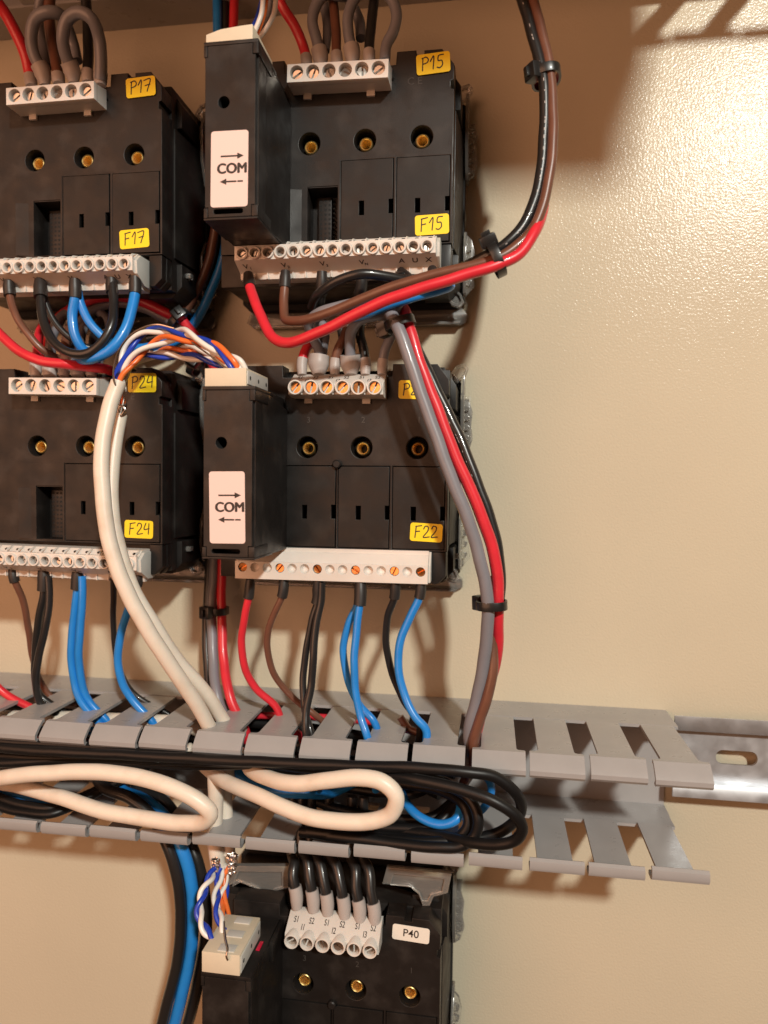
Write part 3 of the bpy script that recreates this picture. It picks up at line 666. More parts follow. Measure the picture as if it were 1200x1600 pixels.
# --- vertical bundle at the right down into the duct
G5 = 'long bundle running down right of the F22 meter'
wire('wire', 'thick grey wire running down right of the F22 meter into the duct', 'grey', 2.25, [(596, 474, 58), (608, 486, 62), (622, 512, 65), (640, 562, 66), (664, 632, 66), (692, 712, 66), (724, 794, 65), (744, 852, 64), (757, 905, 63), (762, 950, 62), (758, 1020, 58), (745, 1090, 54), (734, 1140, 52), ('w', 42.0, 46, -116), ('w', 40, 36, -124)], group=G5)
wire('wire', 'thick red wire running down right of the F22 meter into the duct', 'red', 2.15, [(618, 476, 52), (631, 484, 56), (637, 505, 60), (652, 555, 62), (680, 632, 62), (714, 718, 62), (748, 796, 61), (768, 850, 60), (777, 905, 59), (778, 950, 58), (776, 1020, 52), (764, 1070, 46), (752, 1110, 43), ('w', 43.2, 37, -114), ('w', 42, 32, -124)], group=G5)
wire('wire', 'black wire on the outside right of the bundle beside the F22 meter', 'wblack', 2.0, [(634, 490, 46), (645, 530, 48), (668, 580, 50), (702, 650, 52), (735, 726, 54), (762, 800, 55), (778, 860, 55), (782, 915, 55), (776, 960, 54), (770, 1040, 50), (752, 1110, 44), ('w', 41, 38, -116), ('w', 38, 30, -126)], group=G5, marks=-.5)
wire('wire', 'brown wire ending with the bundle in the slot at the duct', 'brown', 1.9, [(764, 900, 52), (766, 955, 54), (770, 1010, 55), (769, 1050, 56), (761, 1090, 56), (750, 1125, 55), (740, 1158, 54), ('w', 43.6, 50, -116), ('w', 40, 42, -126)], group=G5)
# --- F22 wires down to the duct
wire('wire', 'red wire under the F22 block, leftmost, curving into the duct', 'red', 1.5, [(391, 905, 47), (389, 930, 47), (383, 962, 46), (377, 1000, 44), (382, 1040, 42), (400, 1075, 39), (430, 1104, 36), ('w', -33, 34, -110), ('w', -26, 32, -116)], group=G2, fer=(7, 2.0, 'fblack'))
wire('wire', 'brown wire under the F22 block curving right into the duct', 'brown', 1.3, [(444, 905, 47), (442, 928, 47), (430, 955, 46), (419, 985, 44), (419, 1020, 42), (432, 1060, 38), (460, 1092, 34), (490, 1115, 33), ('w', -15, 30, -112), ('w', -10, 28, -118)], group=G2, fer=(6, 2.0, 'fblack'))
wire('wire', 'black wire, left one of the twin under the F22 block', 'wblack', 1.4, [(497, 905, 47), (498, 935, 46), (488, 968, 46), (479, 1010, 46), (474, 1060, 46), (476, 1105, 48), (484, 1140, 52), ('w', -14, 52, -116)], group=G2, fer=(9.5, 2.5, 'fblack'))
wire('wire', 'black wire, right one of the twin under the F22 block', 'wblack', 1.5, [(503, 910, 48), (501, 940, 48), (494, 975, 49), (490, 1020, 50), (486, 1070, 50), (479, 1110, 52), (478, 1145, 54), ('w', -17, 52, -117)], group=G2)
wire('wire', 'blue wire hanging nearly straight from the F22 block', 'blue', 1.5, [(563, 905, 47), (563, 935, 48), (558, 980, 49), (553, 1030, 50), (556, 1080, 50), (564, 1120, 51), (573, 1150, 53), ('w', 6, 50, -117)], group=G2, fer=(9.0, 2.4, 'fblack'))
wire('wire', 'blue wire bowed left behind its straighter twin under the F22 block', 'blue', 1.45, [(561, 915, 45), (558, 945, 44), (545, 975, 43), (536, 1015, 42), (543, 1060, 42), (560, 1098, 42), (585, 1130, 44), ('w', 7, 38, -116)], group=G2)
wire('wire', 'black wire under the fifth used terminal of the F22 block', 'wblack', 1.4, [(618, 905, 47), (616, 935, 46), (606, 965, 44), (603, 1005, 42), (612, 1050, 40), (632, 1095, 40), (655, 1132, 42), ('w', 22, 40, -116)], group=G2, fer=(6.5, 2.0, 'fblack'))
wire('wire', 'blue wire under the last terminal of the F22 block', 'blue', 1.55, [(658, 905, 47), (656, 930, 47), (642, 962, 47), (627, 998, 47), (622, 1040, 47), (632, 1085, 48), (650, 1122, 50), (666, 1142, 50), ('w', 25, 48, -116)], group=G2, fer=(6.5, 2.0, 'fblack'))
wire('wire', 'brown wire end crossing inside a slot of the duct', 'brown', 1.5, [(625, 1120, 38), (640, 1140, 38), (662, 1150, 40), ('w', 27, 40, -118)], group='cables inside the duct')
for k, (u0, v0, u1, v1) in enumerate(((492, 1117, 530, 1122), (560, 1112, 610, 1126), (595, 1122, 640, 1126))):
    pass
wire('wire', 'red wire lying lengthwise inside the duct behind the fingers', 'red', 1.5, [('w', -60, 24, -112), ('w', -30, 22, -111), ('w', 0, 22, -111.5), ('w', 12, 24, -112), ('w', 30, 26, -118)], group='cables inside the duct')
# --- F17 wires
fd = (6, 2.3, 'fblack')
wire('wire', 'brown wire from the F17 block drooping to the right', 'brown', 1.45, [(14, 438, 50), (15, 458, 50), (26, 495, 52), (50, 530, 52), (72, 550, 50), (100, 562, 44), (130, 566, 38)], group=G3, fer=fd)
wire('wire', 'black wire hanging in a loop between two terminals of the F17 block', 'wblack', 1.75, [(63, 438, 50), (64, 465, 52), (68, 500, 55), (80, 530, 58), (105, 550, 60), (135, 552, 60), (160, 535, 59), (175, 505, 57), (178, 475, 53), (175, 440, 50)], group=G3, fer=(7, 2.6, 'fblack'))
wire('wire', 'thinner black wire inside the loop under the F17 block', 'wblack', 1.3, [(66, 450, 48), (71, 470, 48), (84, 500, 48), (105, 525, 47), (130, 540, 45), (155, 548, 42)], group=G3)
wire('wire', 'blue wire straight under the F17 block, left of the twin', 'blue', 1.9, [(117, 436, 50), (117, 465, 50), (113, 495, 50), (118, 525, 50), (132, 548, 48), (155, 556, 44)], group=G3, fer=(7, 2.4, 'fblack'))
wire('wire', 'blue wire slanting right under the F17 block', 'blue', 1.7, [(121, 452, 48), (126, 476, 48), (143, 508, 48), (170, 532, 46), (205, 544, 42), (245, 538, 34), (270, 524, 26)], group=G3)
wire('wire', 'blue wire from the last terminal of the F17 block sweeping left', 'blue', 1.95, [(211, 432, 50), (211, 455, 50), (205, 488, 53), (193, 520, 56), (172, 547, 58), (150, 559, 58), (132, 562, 56), (118, 556, 50)], group=G3, fer=(6, 2.3, 'fblack'))
wire('wire', 'black ferruled stub right in the loop under the F17 block', 'wblack', 1.7, [(174, 434, 50), (175, 452, 50), (176, 462, 51)], group=G3, fer=(5.5, 2.3, 'fblack'))
wire('wire', 'red wire swinging in from the left edge above the P24 block', 'red', 1.9, [(-30, 490, 52), (0, 522, 54), (30, 549, 56), (62, 563, 57), (100, 569, 56), (135, 573, 52), (162, 576, 48), (175, 580, 44)], group=G3)
# --- behind: bundle between meters
G6 = 'bundle of wires behind the middle COM module column'
wire('wire', 'blue wire at top centre passing behind the P15 COM module', 'blue', 2.0, [(340, -20, 14), (340, 40, 14), (342, 120, 12), (348, 240, 11), (352, 340, 11), (348, 400, 11), (332, 450, 12), (306, 500, 14), (280, 530, 16), (240, 545, 18)], group=G6)
wire('wire', 'black wire at top centre passing behind the P15 COM module', 'wblack', 1.9, [(352, -20, 12), (352, 60, 12), (348, 240, 9), (345, 340, 9), (336, 400, 9), (318, 450, 10), (292, 492, 12), (265, 520, 14), (230, 530, 16)], group=G6)
wire('wire', 'red wire at top centre passing behind the P15 COM module', 'red', 1.9, [(366, -20, 14), (365, 40, 14), (358, 120, 12), (345, 240, 9), (338, 340, 8), (325, 410, 7), (300, 470, 7), (280, 490, 8)], group=G6)
wire('wire', 'brown wire curving down left below the P15 COM module', 'brown', 2.0, [(345, 200, 16), (338, 340, 16), (330, 395, 15), (312, 445, 15), (288, 488, 15), (262, 510, 15)], group=G6)
wire('wire', 'thick red wire lying behind the loops under the F17 block', 'red', 2.2, [(285, 500, 18), (258, 488, 20), (225, 472, 22), (190, 464, 24), (150, 466, 24), (120, 478, 22), (90, 500, 20), (70, 540, 22), (66, 570, 30)], group=G6)
wire('wire', 'grey wire behind the black loop under the F17 block', 'grey', 1.9, [(290, 515, 16), (262, 500, 18), (225, 482, 20), (180, 474, 20), (150, 482, 22), (125, 505, 26), (110, 540, 32), (104, 575, 44)], group=G6)
wire('wire', 'grey wire arching behind the blue wires under the F17 block', 'grey', 1.8, [(75, 580, 44), (78, 550, 34), (82, 515, 26), (100, 490, 22), (135, 482, 20), (165, 495, 22), (172, 520, 26), (160, 550, 34), (150, 578, 44)], group=G6)
wire('wire', 'dark wire low behind the orange pairs left of the middle plug', 'wblack', 2.0, [(280, 505, 14), (300, 530, 12), (318, 560, 10), (326, 620, 8), (330, 760, 8), (330, 860, 8)], group=G6)
wire('wire', 'thick dark red wire passing down behind the middle COM module', 'red', 2.0, [(285, 500, 18), (312, 535, 18), (333, 572, 16), (345, 660, 12), (347, 800, 12), (347, 900, 14), (346, 950, 18), (350, 1030, 24), (360, 1092, 32), ('w', -50, 32, -114)], group=G6)
wire('wire', 'grey wire passing down behind the middle COM module into the duct', 'grey', 2.1, [(330, 600, 10), (334, 700, 10), (334, 880, 14), (331, 950, 18), (333, 1030, 24), (340, 1088, 32), ('w', -56, 34, -114)], group=G6)
wire('wire', 'black wire left of the grey one below the middle COM module', 'wblack', 1.9, [(326, 700, 8), (327, 880, 10), (323, 960, 14), (324, 1040, 20), (332, 1090, 26), ('w', -56, 28, -114)], group=G6)
# --- F24 wires to duct
G7 = 'wires under the F24 meter'
wire('wire', 'brown wire under the F24 block running into the duct', 'brown', 1.35, [(20, 888, 47), (22, 905, 47), (35, 935, 44), (44, 980, 40), (52, 1030, 34), (66, 1070, 28), (82, 1090, 26), ('w', -118, 26, -113)], group=G7, fer=(4.5, 2.0, 'fblack'))
wire('wire', 'black wire of the crossing twin under the F24 block, left', 'wblack', 1.5, [(69, 886, 47), (69, 918, 47), (62, 960, 46), (56, 1010, 44), (54, 1050, 42), (62, 1085, 38), ('w', -124, 36, -114)], group=G7, fer=(9, 2.7, 'fblack'))
wire('wire', 'black wire of the crossing twin under the F24 block, right', 'wblack', 1.5, [(75, 900, 48), (77, 930, 48), (72, 975, 48), (62, 1020, 47), (56, 1060, 46), (64, 1098, 40), ('w', -122, 38, -116)], group=G7)
wire('wire', 'blue wire of the straight twin under the F24 block, left', 'blue', 1.55, [(123, 886, 47), (120, 925, 47), (115, 970, 46), (111, 1020, 45), (116, 1062, 44), (126, 1095, 44), ('w', -107, 42, -114)], group=G7, fer=(8.5, 2.6, 'fblack'))
wire('wire', 'blue wire of the straight twin under the F24 block, right', 'blue', 1.55, [(128, 900, 48), (129, 930, 48), (126, 975, 47), (123, 1020, 46), (127, 1060, 44), (136, 1092, 42), ('w', -104, 40, -114)], group=G7)
wire('wire', 'thin black wire under the F24 block behind the white cable', 'wblack', 1.2, [(177, 886, 46), (177, 930, 44), (178, 985, 40), (182, 1030, 36), (196, 1065, 32), (214, 1088, 30), ('w', -82, 28, -114)], group=G7, fer=(4, 2.0, 'fblack'))
wire('wire', 'blue wire under the F24 block emerging left of the white cables', 'blue', 1.6, [(218, 888, 47), (214, 915, 47), (202, 950, 45), (190, 985, 44), (184, 1025, 43), (190, 1062, 42), (206, 1092, 41), ('w', -85, 40, -113)], group=G7, fer=(6, 2.0, 'fblack'))
wire('wire', 'red wire end entering the duct at the left picture edge', 'red', 1.6, [(-50, 1000, 46), (-22, 1050, 40), (6, 1082, 38), ('w', -136, 36, -114)], group=G7)
# --- top wires of the two upper meters
G8 = 'wires above the P15 meter'; G9 = 'wires above the P17 meter'
wire('wire', 'red wire above the P15 meter bending up to the left', 'red', 1.85, [(479, 104, 47), (478, 88, 46), (472, 66, 46), (458, 36, 48), (440, 8, 50), (428, -25, 50)], group=G8, fer=(4, 2.1, 'fgrey'))
wire('wire', 'grey wire arch above the second terminal of the P15 meter', 'grey', 2.0, [(501, 104, 47), (500, 82, 46), (494, 60, 46), (488, 35, 46), (494, 8, 46), (510, -10, 46), (530, -8, 46), (545, 0, 40), (560, 30, 38), (564, 60, 40)], group=G8, fer=(6.5, 3.0, 'fgrey', 1))
wire('wire', 'grey wire straight above the second terminal of the P15 meter', 'grey', 1.7, [(508, 80, 42), (511, 55, 40), (509, 20, 38), (500, -20, 36)], group=G8)
wire('wire', 'brown wire above the third terminal of the P15 meter', 'brown', 1.8, [(527, 102, 47), (526, 84, 46), (525, 50, 44), (521, 10, 42), (518, -25, 40)], group=G8, fer=(4, 2.2, 'fgrey'))
wire('wire', 'grey wire arch from the wide sleeve to the last terminal of the P15 meter', 'grey', 2.0, [(551, 100, 47), (550, 78, 46), (545, 55, 46), (544, 25, 46), (556, -4, 46), (582, -16, 46), (608, -6, 46), (620, 22, 46), (614, 50, 46), (604, 70, 46), (601, 96, 47)], group=G8, fer=(7, 3.0, 'fgrey', 1))
wire('wire', 'black wire above the fifth terminal of the P15 meter', 'wblack', 1.9, [(577, 100, 47), (577, 80, 46), (580, 40, 44), (584, 0, 42), (584, -25, 40)], group=G8, fer=(4, 2.2, 'fgrey'))
wire('wire', 'red wire above the P17 meter bending up to the left edge', 'red', 2.2, [(49, 136, 47), (47, 118, 46), (40, 88, 47), (24, 50, 50), (4, 14, 54), (-16, -10, 58)], group=G9, fer=(4, 2.4, 'fgrey'))
wire('wire', 'grey wire loop above the P17 meter, left one', 'grey', 2.3, [(70, 134, 47), (66, 112, 47), (54, 88, 49), (48, 60, 51), (54, 32, 53), (72, 20, 54), (92, 22, 52), (104, 40, 46), (114, 70, 42), (120, 96, 42)], group=G9, fer=(7, 3.2, 'fgrey', 1))
wire('wire', 'grey wire inside the left loop above the P17 meter', 'grey', 1.9, [(74, 105, 42), (69, 80, 40), (62, 50, 40), (60, 15, 44), (68, -15, 46)], group=G9)
wire('wire', 'brown wire between the two grey loops above the P17 meter', 'brown', 2.1, [(92, 132, 47), (90, 112, 46), (84, 80, 44), (78, 45, 44), (77, 10, 44), (80, -20, 44)], group=G9, fer=(4, 2.5, 'fgrey'))
wire('wire', 'grey wire loop above the P17 meter, right one', 'grey', 2.3, [(115, 130, 47), (112, 108, 48), (102, 84, 51), (98, 58, 54), (106, 30, 56), (125, 20, 57), (144, 30, 56), (155, 60, 52), (158, 95, 49), (157, 125, 47)], group=G9, fer=(7, 3.2, 'fgrey', 1))
wire('wire', 'grey sleeved wire end at the last terminal of the P17 meter', 'grey', 1.9, [(157, 134, 46.5), (157, 120, 46.5), (157.5, 112, 47.2)], group=G9, fer=(4.5, 2.6, 'fgrey'))
wire('wire', 'black wire above the P17 meter between the loop legs', 'wblack', 2.0, [(137, 130, 46), (137, 112, 45), (138, 75, 42), (137, 35, 40), (132, -20, 40)], group=G9, fer=(4, 2.4, 'fgrey'))
# --- stubs above the P24 block
for u, m_, nm in ((56, 'red', 'red'), (78, 'grey', 'pale grey'), (100, 'brown', 'brown'), (122, 'grey', 'darker grey'), (143, 'wblack', 'black')):
    wire('wire', f'short {nm} wire in the grey sleeve above the P24 block', m_, 1.9, [(u, 588, 47), (u, 570, 46), (u+2, 550, 42), (u+6, 520, 30), (u+20, 495, 20)], group='wires above the P24 meter', fer=(5, 2.3 if m_ != 'grey' else 3.0, 'fgrey'))

# ------------------------------------------------------------------ white sheathed cables
wire('sheathed_cable', 'thick white cable in front, descending past the F24 sticker into the duct', 'sheath', 2.75, [(185, 598, 66), (170, 640, 70), (160, 700, 73), (160, 762, 75), (168, 832, 76), (196, 920, 75), (230, 982, 72), (268, 1042, 66), (306, 1098, 58), (330, 1142, 50), ('w', -55, 44, -118), ('w', -52, 42, -135)], 'cable', 'white sheathed cables', n=20)
wire('sheathed_cable', 'second white cable lying close behind the front one', 'sheath', 2.6, [(188, 648, 60), (179, 700, 63), (174, 765, 66), (180, 832, 68), (207, 918, 67), (243, 980, 64), (281, 1036, 58), (324, 1086, 51), (346, 1120, 45), ('w', -52, 40, -116), ('w', -50, 38, -135)], 'cable', 'white sheathed cables', n=20)
wire('sheathed_cable', 'white cable loop bulging out of the duct at left', 'sheath', 2.85, [('w', -195, 56, -124), (-40, 1225, 68), (0, 1216, 71), (60, 1209, 73), (130, 1206, 74), (200, 1211, 75), (262, 1228, 76), (308, 1250, 76), (328, 1270, 75), (318, 1284, 73), (282, 1286, 71), (220, 1278, 68), (150, 1264, 66), (90, 1244, 62), (30, 1228, 56), (-20, 1215, 48), ('w', -190, 40, -124)], 'cable', 'white sheathed cables', n=20)
wire('sheathed_cable', 'white cable loop bulging out of the duct at centre', 'sheath', 2.8, [('w', -62, 34, -120), ('w', -46, 42, -122), (392, 1202, 54), (425, 1218, 66), (462, 1224, 72), (510, 1220, 75), (560, 1215, 77), (598, 1222, 78), (618, 1244, 78), (612, 1270, 77), (585, 1282, 76), (540, 1284, 75), (490, 1278, 73), (440, 1260, 69), (395, 1240, 63), (355, 1222, 55), (330, 1205, 46), ('w', -72, 38, -122)], 'cable', 'white sheathed cables', n=20)
wire('sheathed_cable', 'white cable lying inside the duct behind the left fingers', 'sheath', 3.0, [('w', -190, 36, -116), ('w', -150, 38, -114), ('w', -120, 38, -112.5), ('w', -95, 38, -112), ('w', -72, 36, -113), ('w', -58, 36, -120)], 'cable', 'white sheathed cables', n=20)
wire('sheathed_cable', 'white cable leaving the duct downwards to the bottom plug, left', 'sheath', 3.0, [('w', -53, 42, -112), (338, 1200, 47), (337, 1250, 47), (335, 1300, 47), (338, 1330, 47), (342, 1358, 47)], 'cable', 'white sheathed cables', n=20)
wire('sheathed_cable', 'white cable leaving the duct downwards beside the foil end', 'sheath', 2.8, [('w', -50, 36, -112), (352, 1200, 40), (352, 1250, 40), (354, 1300, 42), (357, 1335, 44)], 'cable', 'white sheathed cables', n=20)

# ------------------------------------------------------------------ black and blue cables in the duct
GB = 'black cables bundled in the duct'
bl = [
 ('outer black cable loop at the right end of the bundle', 1.95, [('w', -200, 52, -118), (0, 1168, 62), (200, 1180, 64), (400, 1190, 66), (560, 1197, 68), (660, 1200, 70), (735, 1207, 70), (775, 1215, 68), (803, 1236, 66), (815, 1260, 62), (806, 1282, 58), (785, 1298, 56), (755, 1308, 56), (700, 1315, 58), (600, 1312, 58), (480, 1300, 56)]),
 ('front black cable loop at the right end of the bundle', 1.95, [('w', -60, 40, -124), (480, 1200, 56), (560, 1207, 62), (620, 1214, 68), (685, 1225, 72), (735, 1238, 74), (775, 1254, 75), (806, 1274, 74), (816, 1294, 72), (806, 1312, 70), (778, 1320, 68), (740, 1317, 64), (690, 1306, 56), (600, 1296, 48), (480, 1286, 42)]),
 ('black cable turning down sharply left of the two big loops', 1.9, [(560, 1206, 48), (640, 1214, 52), (700, 1228, 56), (735, 1250, 60), (747, 1276, 62), (742, 1304, 62), (720, 1322, 62), (685, 1324, 62), (620, 1318, 60), (540, 1308, 58), (470, 1300, 54)]),
 ('black cable with the tightest turn next to the blue wire', 1.9, [(560, 1220, 40), (640, 1226, 44), (695, 1238, 50), (726, 1260, 56), (732, 1286, 58), (716, 1308, 58), (680, 1314, 56), (600, 1306, 52), (500, 1296, 48)]),
 ('straight black cable along the upper side of the bundle', 1.8, [('w', -210, 46, -122), (0, 1180, 54), (180, 1186, 58), (330, 1190, 62), (470, 1194, 62), (600, 1206, 58), (690, 1220, 50), (730, 1250, 44)]),
 ('black cable beneath the upper lips at left', 1.8, [('w', -210, 56, -114), (0, 1158, 60), (120, 1166, 60), (260, 1180, 62), (400, 1186, 60), (520, 1192, 54)]),
 ('black cable crossing low over the left loop', 1.8, [('w', -210, 50, -126), (0, 1192, 56), (90, 1188, 56), (200, 1192, 58), (330, 1196, 58), (450, 1192, 56), (560, 1200, 48)]),
 ('deep black cable at the back of the duct, upper', 2.2, [('w', -220, 20, -116), ('w', -120, 18, -118), ('w', -40, 20, -116), ('w', 10, 22, -120), ('w', 32, 26, -126)]),
 ('deep black cable at the back of the duct, middle', 2.2, [('w', -220, 16, -124), ('w', -120, 14, -126), ('w', -40, 14, -122), ('w', 8, 16, -126), ('w', 36, 24, -130)]),
 ('deep black cable at the back of the duct, lower', 2.2, [('w', -220, 14, -133), ('w', -120, 12, -132), ('w', -40, 12, -130), ('w', 5, 14, -134), ('w', 30, 26, -138)]),
 ('black cable lying on the lower fingers below the centre loop', 1.9, [('w', -30, 30, -140), ('w', -10, 36, -142.5), ('w', 10, 40, -142.5), ('w', 28, 42, -140), ('w', 38, 36, -134)]),
 ('black cable half under the others on the lower fingers', 1.9, [('w', -26, 44, -141.5), ('w', -5, 48, -142), ('w', 15, 50, -141.5), ('w', 30, 50, -139), ('w', 38, 44, -132)]),
 ('black cable filling the dark middle behind the centre loop', 2.2, [('w', -60, 26, -128), ('w', -30, 30, -131), ('w', 0, 34, -130), ('w', 20, 34, -128), ('w', 34, 28, -124)]),
 ('black cable higher in the dark middle behind the centre loop', 2.2, [('w', -60, 32, -122), ('w', -30, 36, -123), ('w', 0, 40, -124), ('w', 22, 40, -126), ('w', 32, 36, -132)]),
 ('black cable lower in the dark middle behind the centre loop', 2.2, [('w', -48, 20, -138), ('w', -20, 24, -138), ('w', 5, 30, -137), ('w', 20, 36, -134), ('w', 30, 36, -128)]),
 ('black cable pair member drooping at the far left over the lower fingers', 1.7, [('w', -185, 40, -132), (0, 1246, 50), (40, 1258, 52), (78, 1262, 52), (105, 1254, 48), (150, 1235, 40), ('w', -80, 30, -126)]),
 ('lowest black cable drooping at the far left over the lower fingers', 1.7, [('w', -185, 42, -136), (0, 1260, 52), (40, 1270, 54), (80, 1272, 54), (108, 1262, 50), (150, 1240, 42), ('w', -84, 32, -128)]),
]
for lb, r, pts in bl: wire('black_cable', lb, 'cblack', r, pts, 'cable', GB, n=14)
wire('blue_cable', 'blue cable at the far left above the black droop', 'blue', 1.6, [('w', -185, 36, -128), (0, 1236, 44), (45, 1250, 46), (90, 1250, 42), (150, 1238, 34), ('w', -90, 24, -128)], 'cable', 'blue cables in the duct')
wire('blue_cable', 'thick blue cable leaving the duct downwards at bottom left', 'blue', 2.5, [('w', -150, 22, -122), ('w', -118, 24, -124), (185, 1230, 34), (225, 1250, 38), (258, 1278, 42), (282, 1320, 46), (297, 1370, 46), (302, 1430, 44), (296, 1500, 42), (280, 1570, 40), (262, 1640, 38)], 'cable', 'blue cables in the duct', n=16)
wire('black_cable', 'black cable left of the thick blue one at bottom left', 'wblack', 2.4, [('w', -160, 24, -124), ('w', -126, 28, -126), (160, 1228, 40), (205, 1248, 44), (240, 1280, 46), (264, 1325, 48), (278, 1375, 48), (283, 1440, 46), (276, 1510, 44), (258, 1580, 42), (245, 1640, 40)], 'cable', 'black cables leaving downwards', n=16)
wire('black_cable', 'black cable right of the thick blue one at bottom left', 'wblack', 2.5, [('w', -140, 20, -124), ('w', -104, 22, -124), (215, 1228, 28), (255, 1252, 32), (282, 1288, 36), (304, 1335, 40), (318, 1390, 40), (322, 1450, 38), (312, 1520, 36), (296, 1590, 34), (282, 1640, 32)], 'cable', 'black cables leaving downwards', n=16)
wire('blue_cable', 'short blue curl left of the black loops at the duct end', 'blue', 1.7, [('w', 10, 30, -126), (640, 1262, 48), (662, 1280, 52), (690, 1288, 54), (714, 1280, 54), (720, 1258, 50), (708, 1236, 42)], 'cable', 'blue cables in the duct')
wire('blue_cable', 'blue wire seen through the black loops near the duct end', 'blue', 1.5, [(735, 1160, 50), (738, 1175, 52), ('w', 42, 40, -118), (765, 1222, 40), (766, 1245, 38), (752, 1266, 36), (725, 1275, 32), (680, 1272, 28)], 'cable', 'blue cables in the duct')
wire('blue_cable', 'blue cable in the dark behind the centre loop', 'blue', 2.0, [('w', -70, 30, -118), (400, 1228, 44), (430, 1236, 44), (480, 1240, 42), (520, 1238, 34), ('w', 10, 22, -126)], 'cable', 'blue cables in the duct')
wire('wire', 'dark red wire glimpsed behind the left white loop', 'red', 1.6, [('w', -170, 20, -128), ('w', -120, 22, -129), ('w', -95, 24, -131), ('w', -80, 22, -128)], group='cables inside the duct')
# ------------------------------------------------------------------ wires into the P40 block
G10 = 'dark wires with grey sleeves above the P40 block'
ords = ['first', 'second', 'third', 'fourth', 'fifth', 'sixth']
tops = [(456, 1338), (470, 1325), (486, 1330), (512, 1332), (548, 1338), (566, 1338)]
for k in range(6):
    u = 464+k*24.2+ (0, 2, 0, 2, 2, 1)[k]; v = 1418+k*5.0
    a, b = tops[k]
    wire('wire', f'black wire in the {ords[k]} terminal from the left above the P40 block', 'wblack', 2.05, [(u, v, 46), (u-1, v-22, 46), (u-6+0*a, v-50, 45), (.5*(u+a), .5*(v-50+b)-6, 42), (a, b, 38), ('w', at(a, b, 36).x, 34, -138)], group=G10, fer=(7.5, 2.55, 'fgrey'))

# ------------------------------------------------------------------ twisted pairs
def twist(label, pts, ca, cb, r=.8, pitch=13, off=.85, group='twisted pairs', ph=0, flat=0):
    P = smooth(path(pts), .7); c = P[len(P)//2].copy(); t = empty('twisted_pair', c, label, 'twisted pair', group)
    acc = 0; A = []; B = []; nrm = None
    for i, p in enumerate(P):
        tt = (P[min(i+1, len(P)-1)]-P[max(i-1, 0)]).normalized()
        if nrm is None: nrm = tt.cross(Vector((0, 1, 0))).normalized()
        nrm = (nrm-tt*nrm.dot(tt)).normalized(); b = tt.cross(nrm)
        if i: acc += (p-P[i-1]).length
        a = ph+2*math.pi*acc/pitch; o = (nrm*math.cos(a)+b*math.sin(a))*off
        A.append(p+o-c); B.append(p-o-c)
    put('core', MB().tube(A, r, 10), M[ca], t); put('core', MB().tube(B, r, 10), M[cb], t)
    return t
twist('blue and white twisted pair arching highest to the middle plug', [(183, 606, 64), (188, 575, 58), (202, 540, 54), (228, 518, 53), (262, 516, 56), (300, 524, 65), (335, 545, 69), (362, 568, 72), (372, 582, 72)], 'pblue', 'pwhite', r=1.0, pitch=33, off=1.1)
twist('orange and white twisted pair in the middle of the arch to the middle plug', [(189, 608, 63), (192, 585, 60), (212, 558, 58), (240, 537, 58), (275, 528, 61), (315, 534, 67), (350, 550, 71), (372, 566, 72), (380, 582, 70)], 'porange', 'pwhite', r=1.0, pitch=30, off=1.15, ph=1)
twist('orange and white twisted pair lowest in the arch to the middle plug', [(190, 650, 58), (188, 620, 58), (194, 585, 54), (216, 560, 52), (245, 552, 51), (285, 545, 53), (325, 548, 57), (355, 562, 62), (372, 582, 62)], 'porange', 'pwhite', r=.95, pitch=21, off=1.0, ph=2)
twist('blue and white twisted pair almost hidden behind the arch', [(188, 650, 56), (186, 615, 55), (196, 575, 54), (225, 556, 54), (270, 556, 54), (315, 560, 56), (350, 570, 58), (368, 582, 60)], 'pblue', 'pwhite', r=.95, pitch=24, off=1.0, ph=.4)
wire('bare_wire', 'thin bare shield wire bowed from the cable end over the twisted pairs', 'bare', .35, [(181, 604, 69), (177, 585, 70), (181, 558, 71), (196, 532, 73), (220, 514, 75), (246, 507, 77), (272, 513, 77)], group='bare shield wires', n=8, step=.8)
wire('bare_wire', 'thin bare shield wire curling at the second cable end', 'bare', .35, [(190, 652, 60), (186, 642, 62), (192, 634, 63), (196, 640, 63), (189, 648, 63), (194, 625, 62), (192, 605, 60)], group='bare shield wires', n=8, step=.5)
wire('core_wire', 'thin white core with orange stripe looping loosely under the arch to the middle plug', 'pwhite', .7, [(192, 600, 58), (206, 572, 54), (240, 560, 52), (290, 556, 54), (335, 562, 58), (366, 578, 64)], group='loose cores', n=10)
wire('bare_wire', 'thin bare wire dropping to the middle plug from the arch', 'bare', .32, [(300, 535, 66), (325, 553, 68), (345, 570, 70), (358, 580, 71)], group='bare shield wires', n=8, step=.8)
# at the top plug
for (lb, m_, pts) in (('dark blue core entering the top plug', 'pblue', [(383, 68, 66), (392, 48, 66), (402, 28, 64), (412, -10, 60)]), ('white core entering the top plug, left', 'pwhite', [(388, 70, 68), (398, 50, 70), (408, 22, 70), (412, -15, 68)]),
                      ('orange core entering the top plug', 'porange', [(394, 70, 66), (403, 48, 68), (413, 18, 68), (416, -15, 66)]), ('brownish grey core entering the top plug', 'grey', [(396, 66, 60), (410, 44, 60), (420, 18, 60), (424, -15, 60)]),
                      ('white core entering the top plug, bowed furthest right', 'pwhite', [(400, 64, 60), (415, 46, 62), (428, 22, 63), (432, -15, 62)])):
    wire('core_wire', lb, m_, .85, pts, group='cores entering the top plug', n=10)
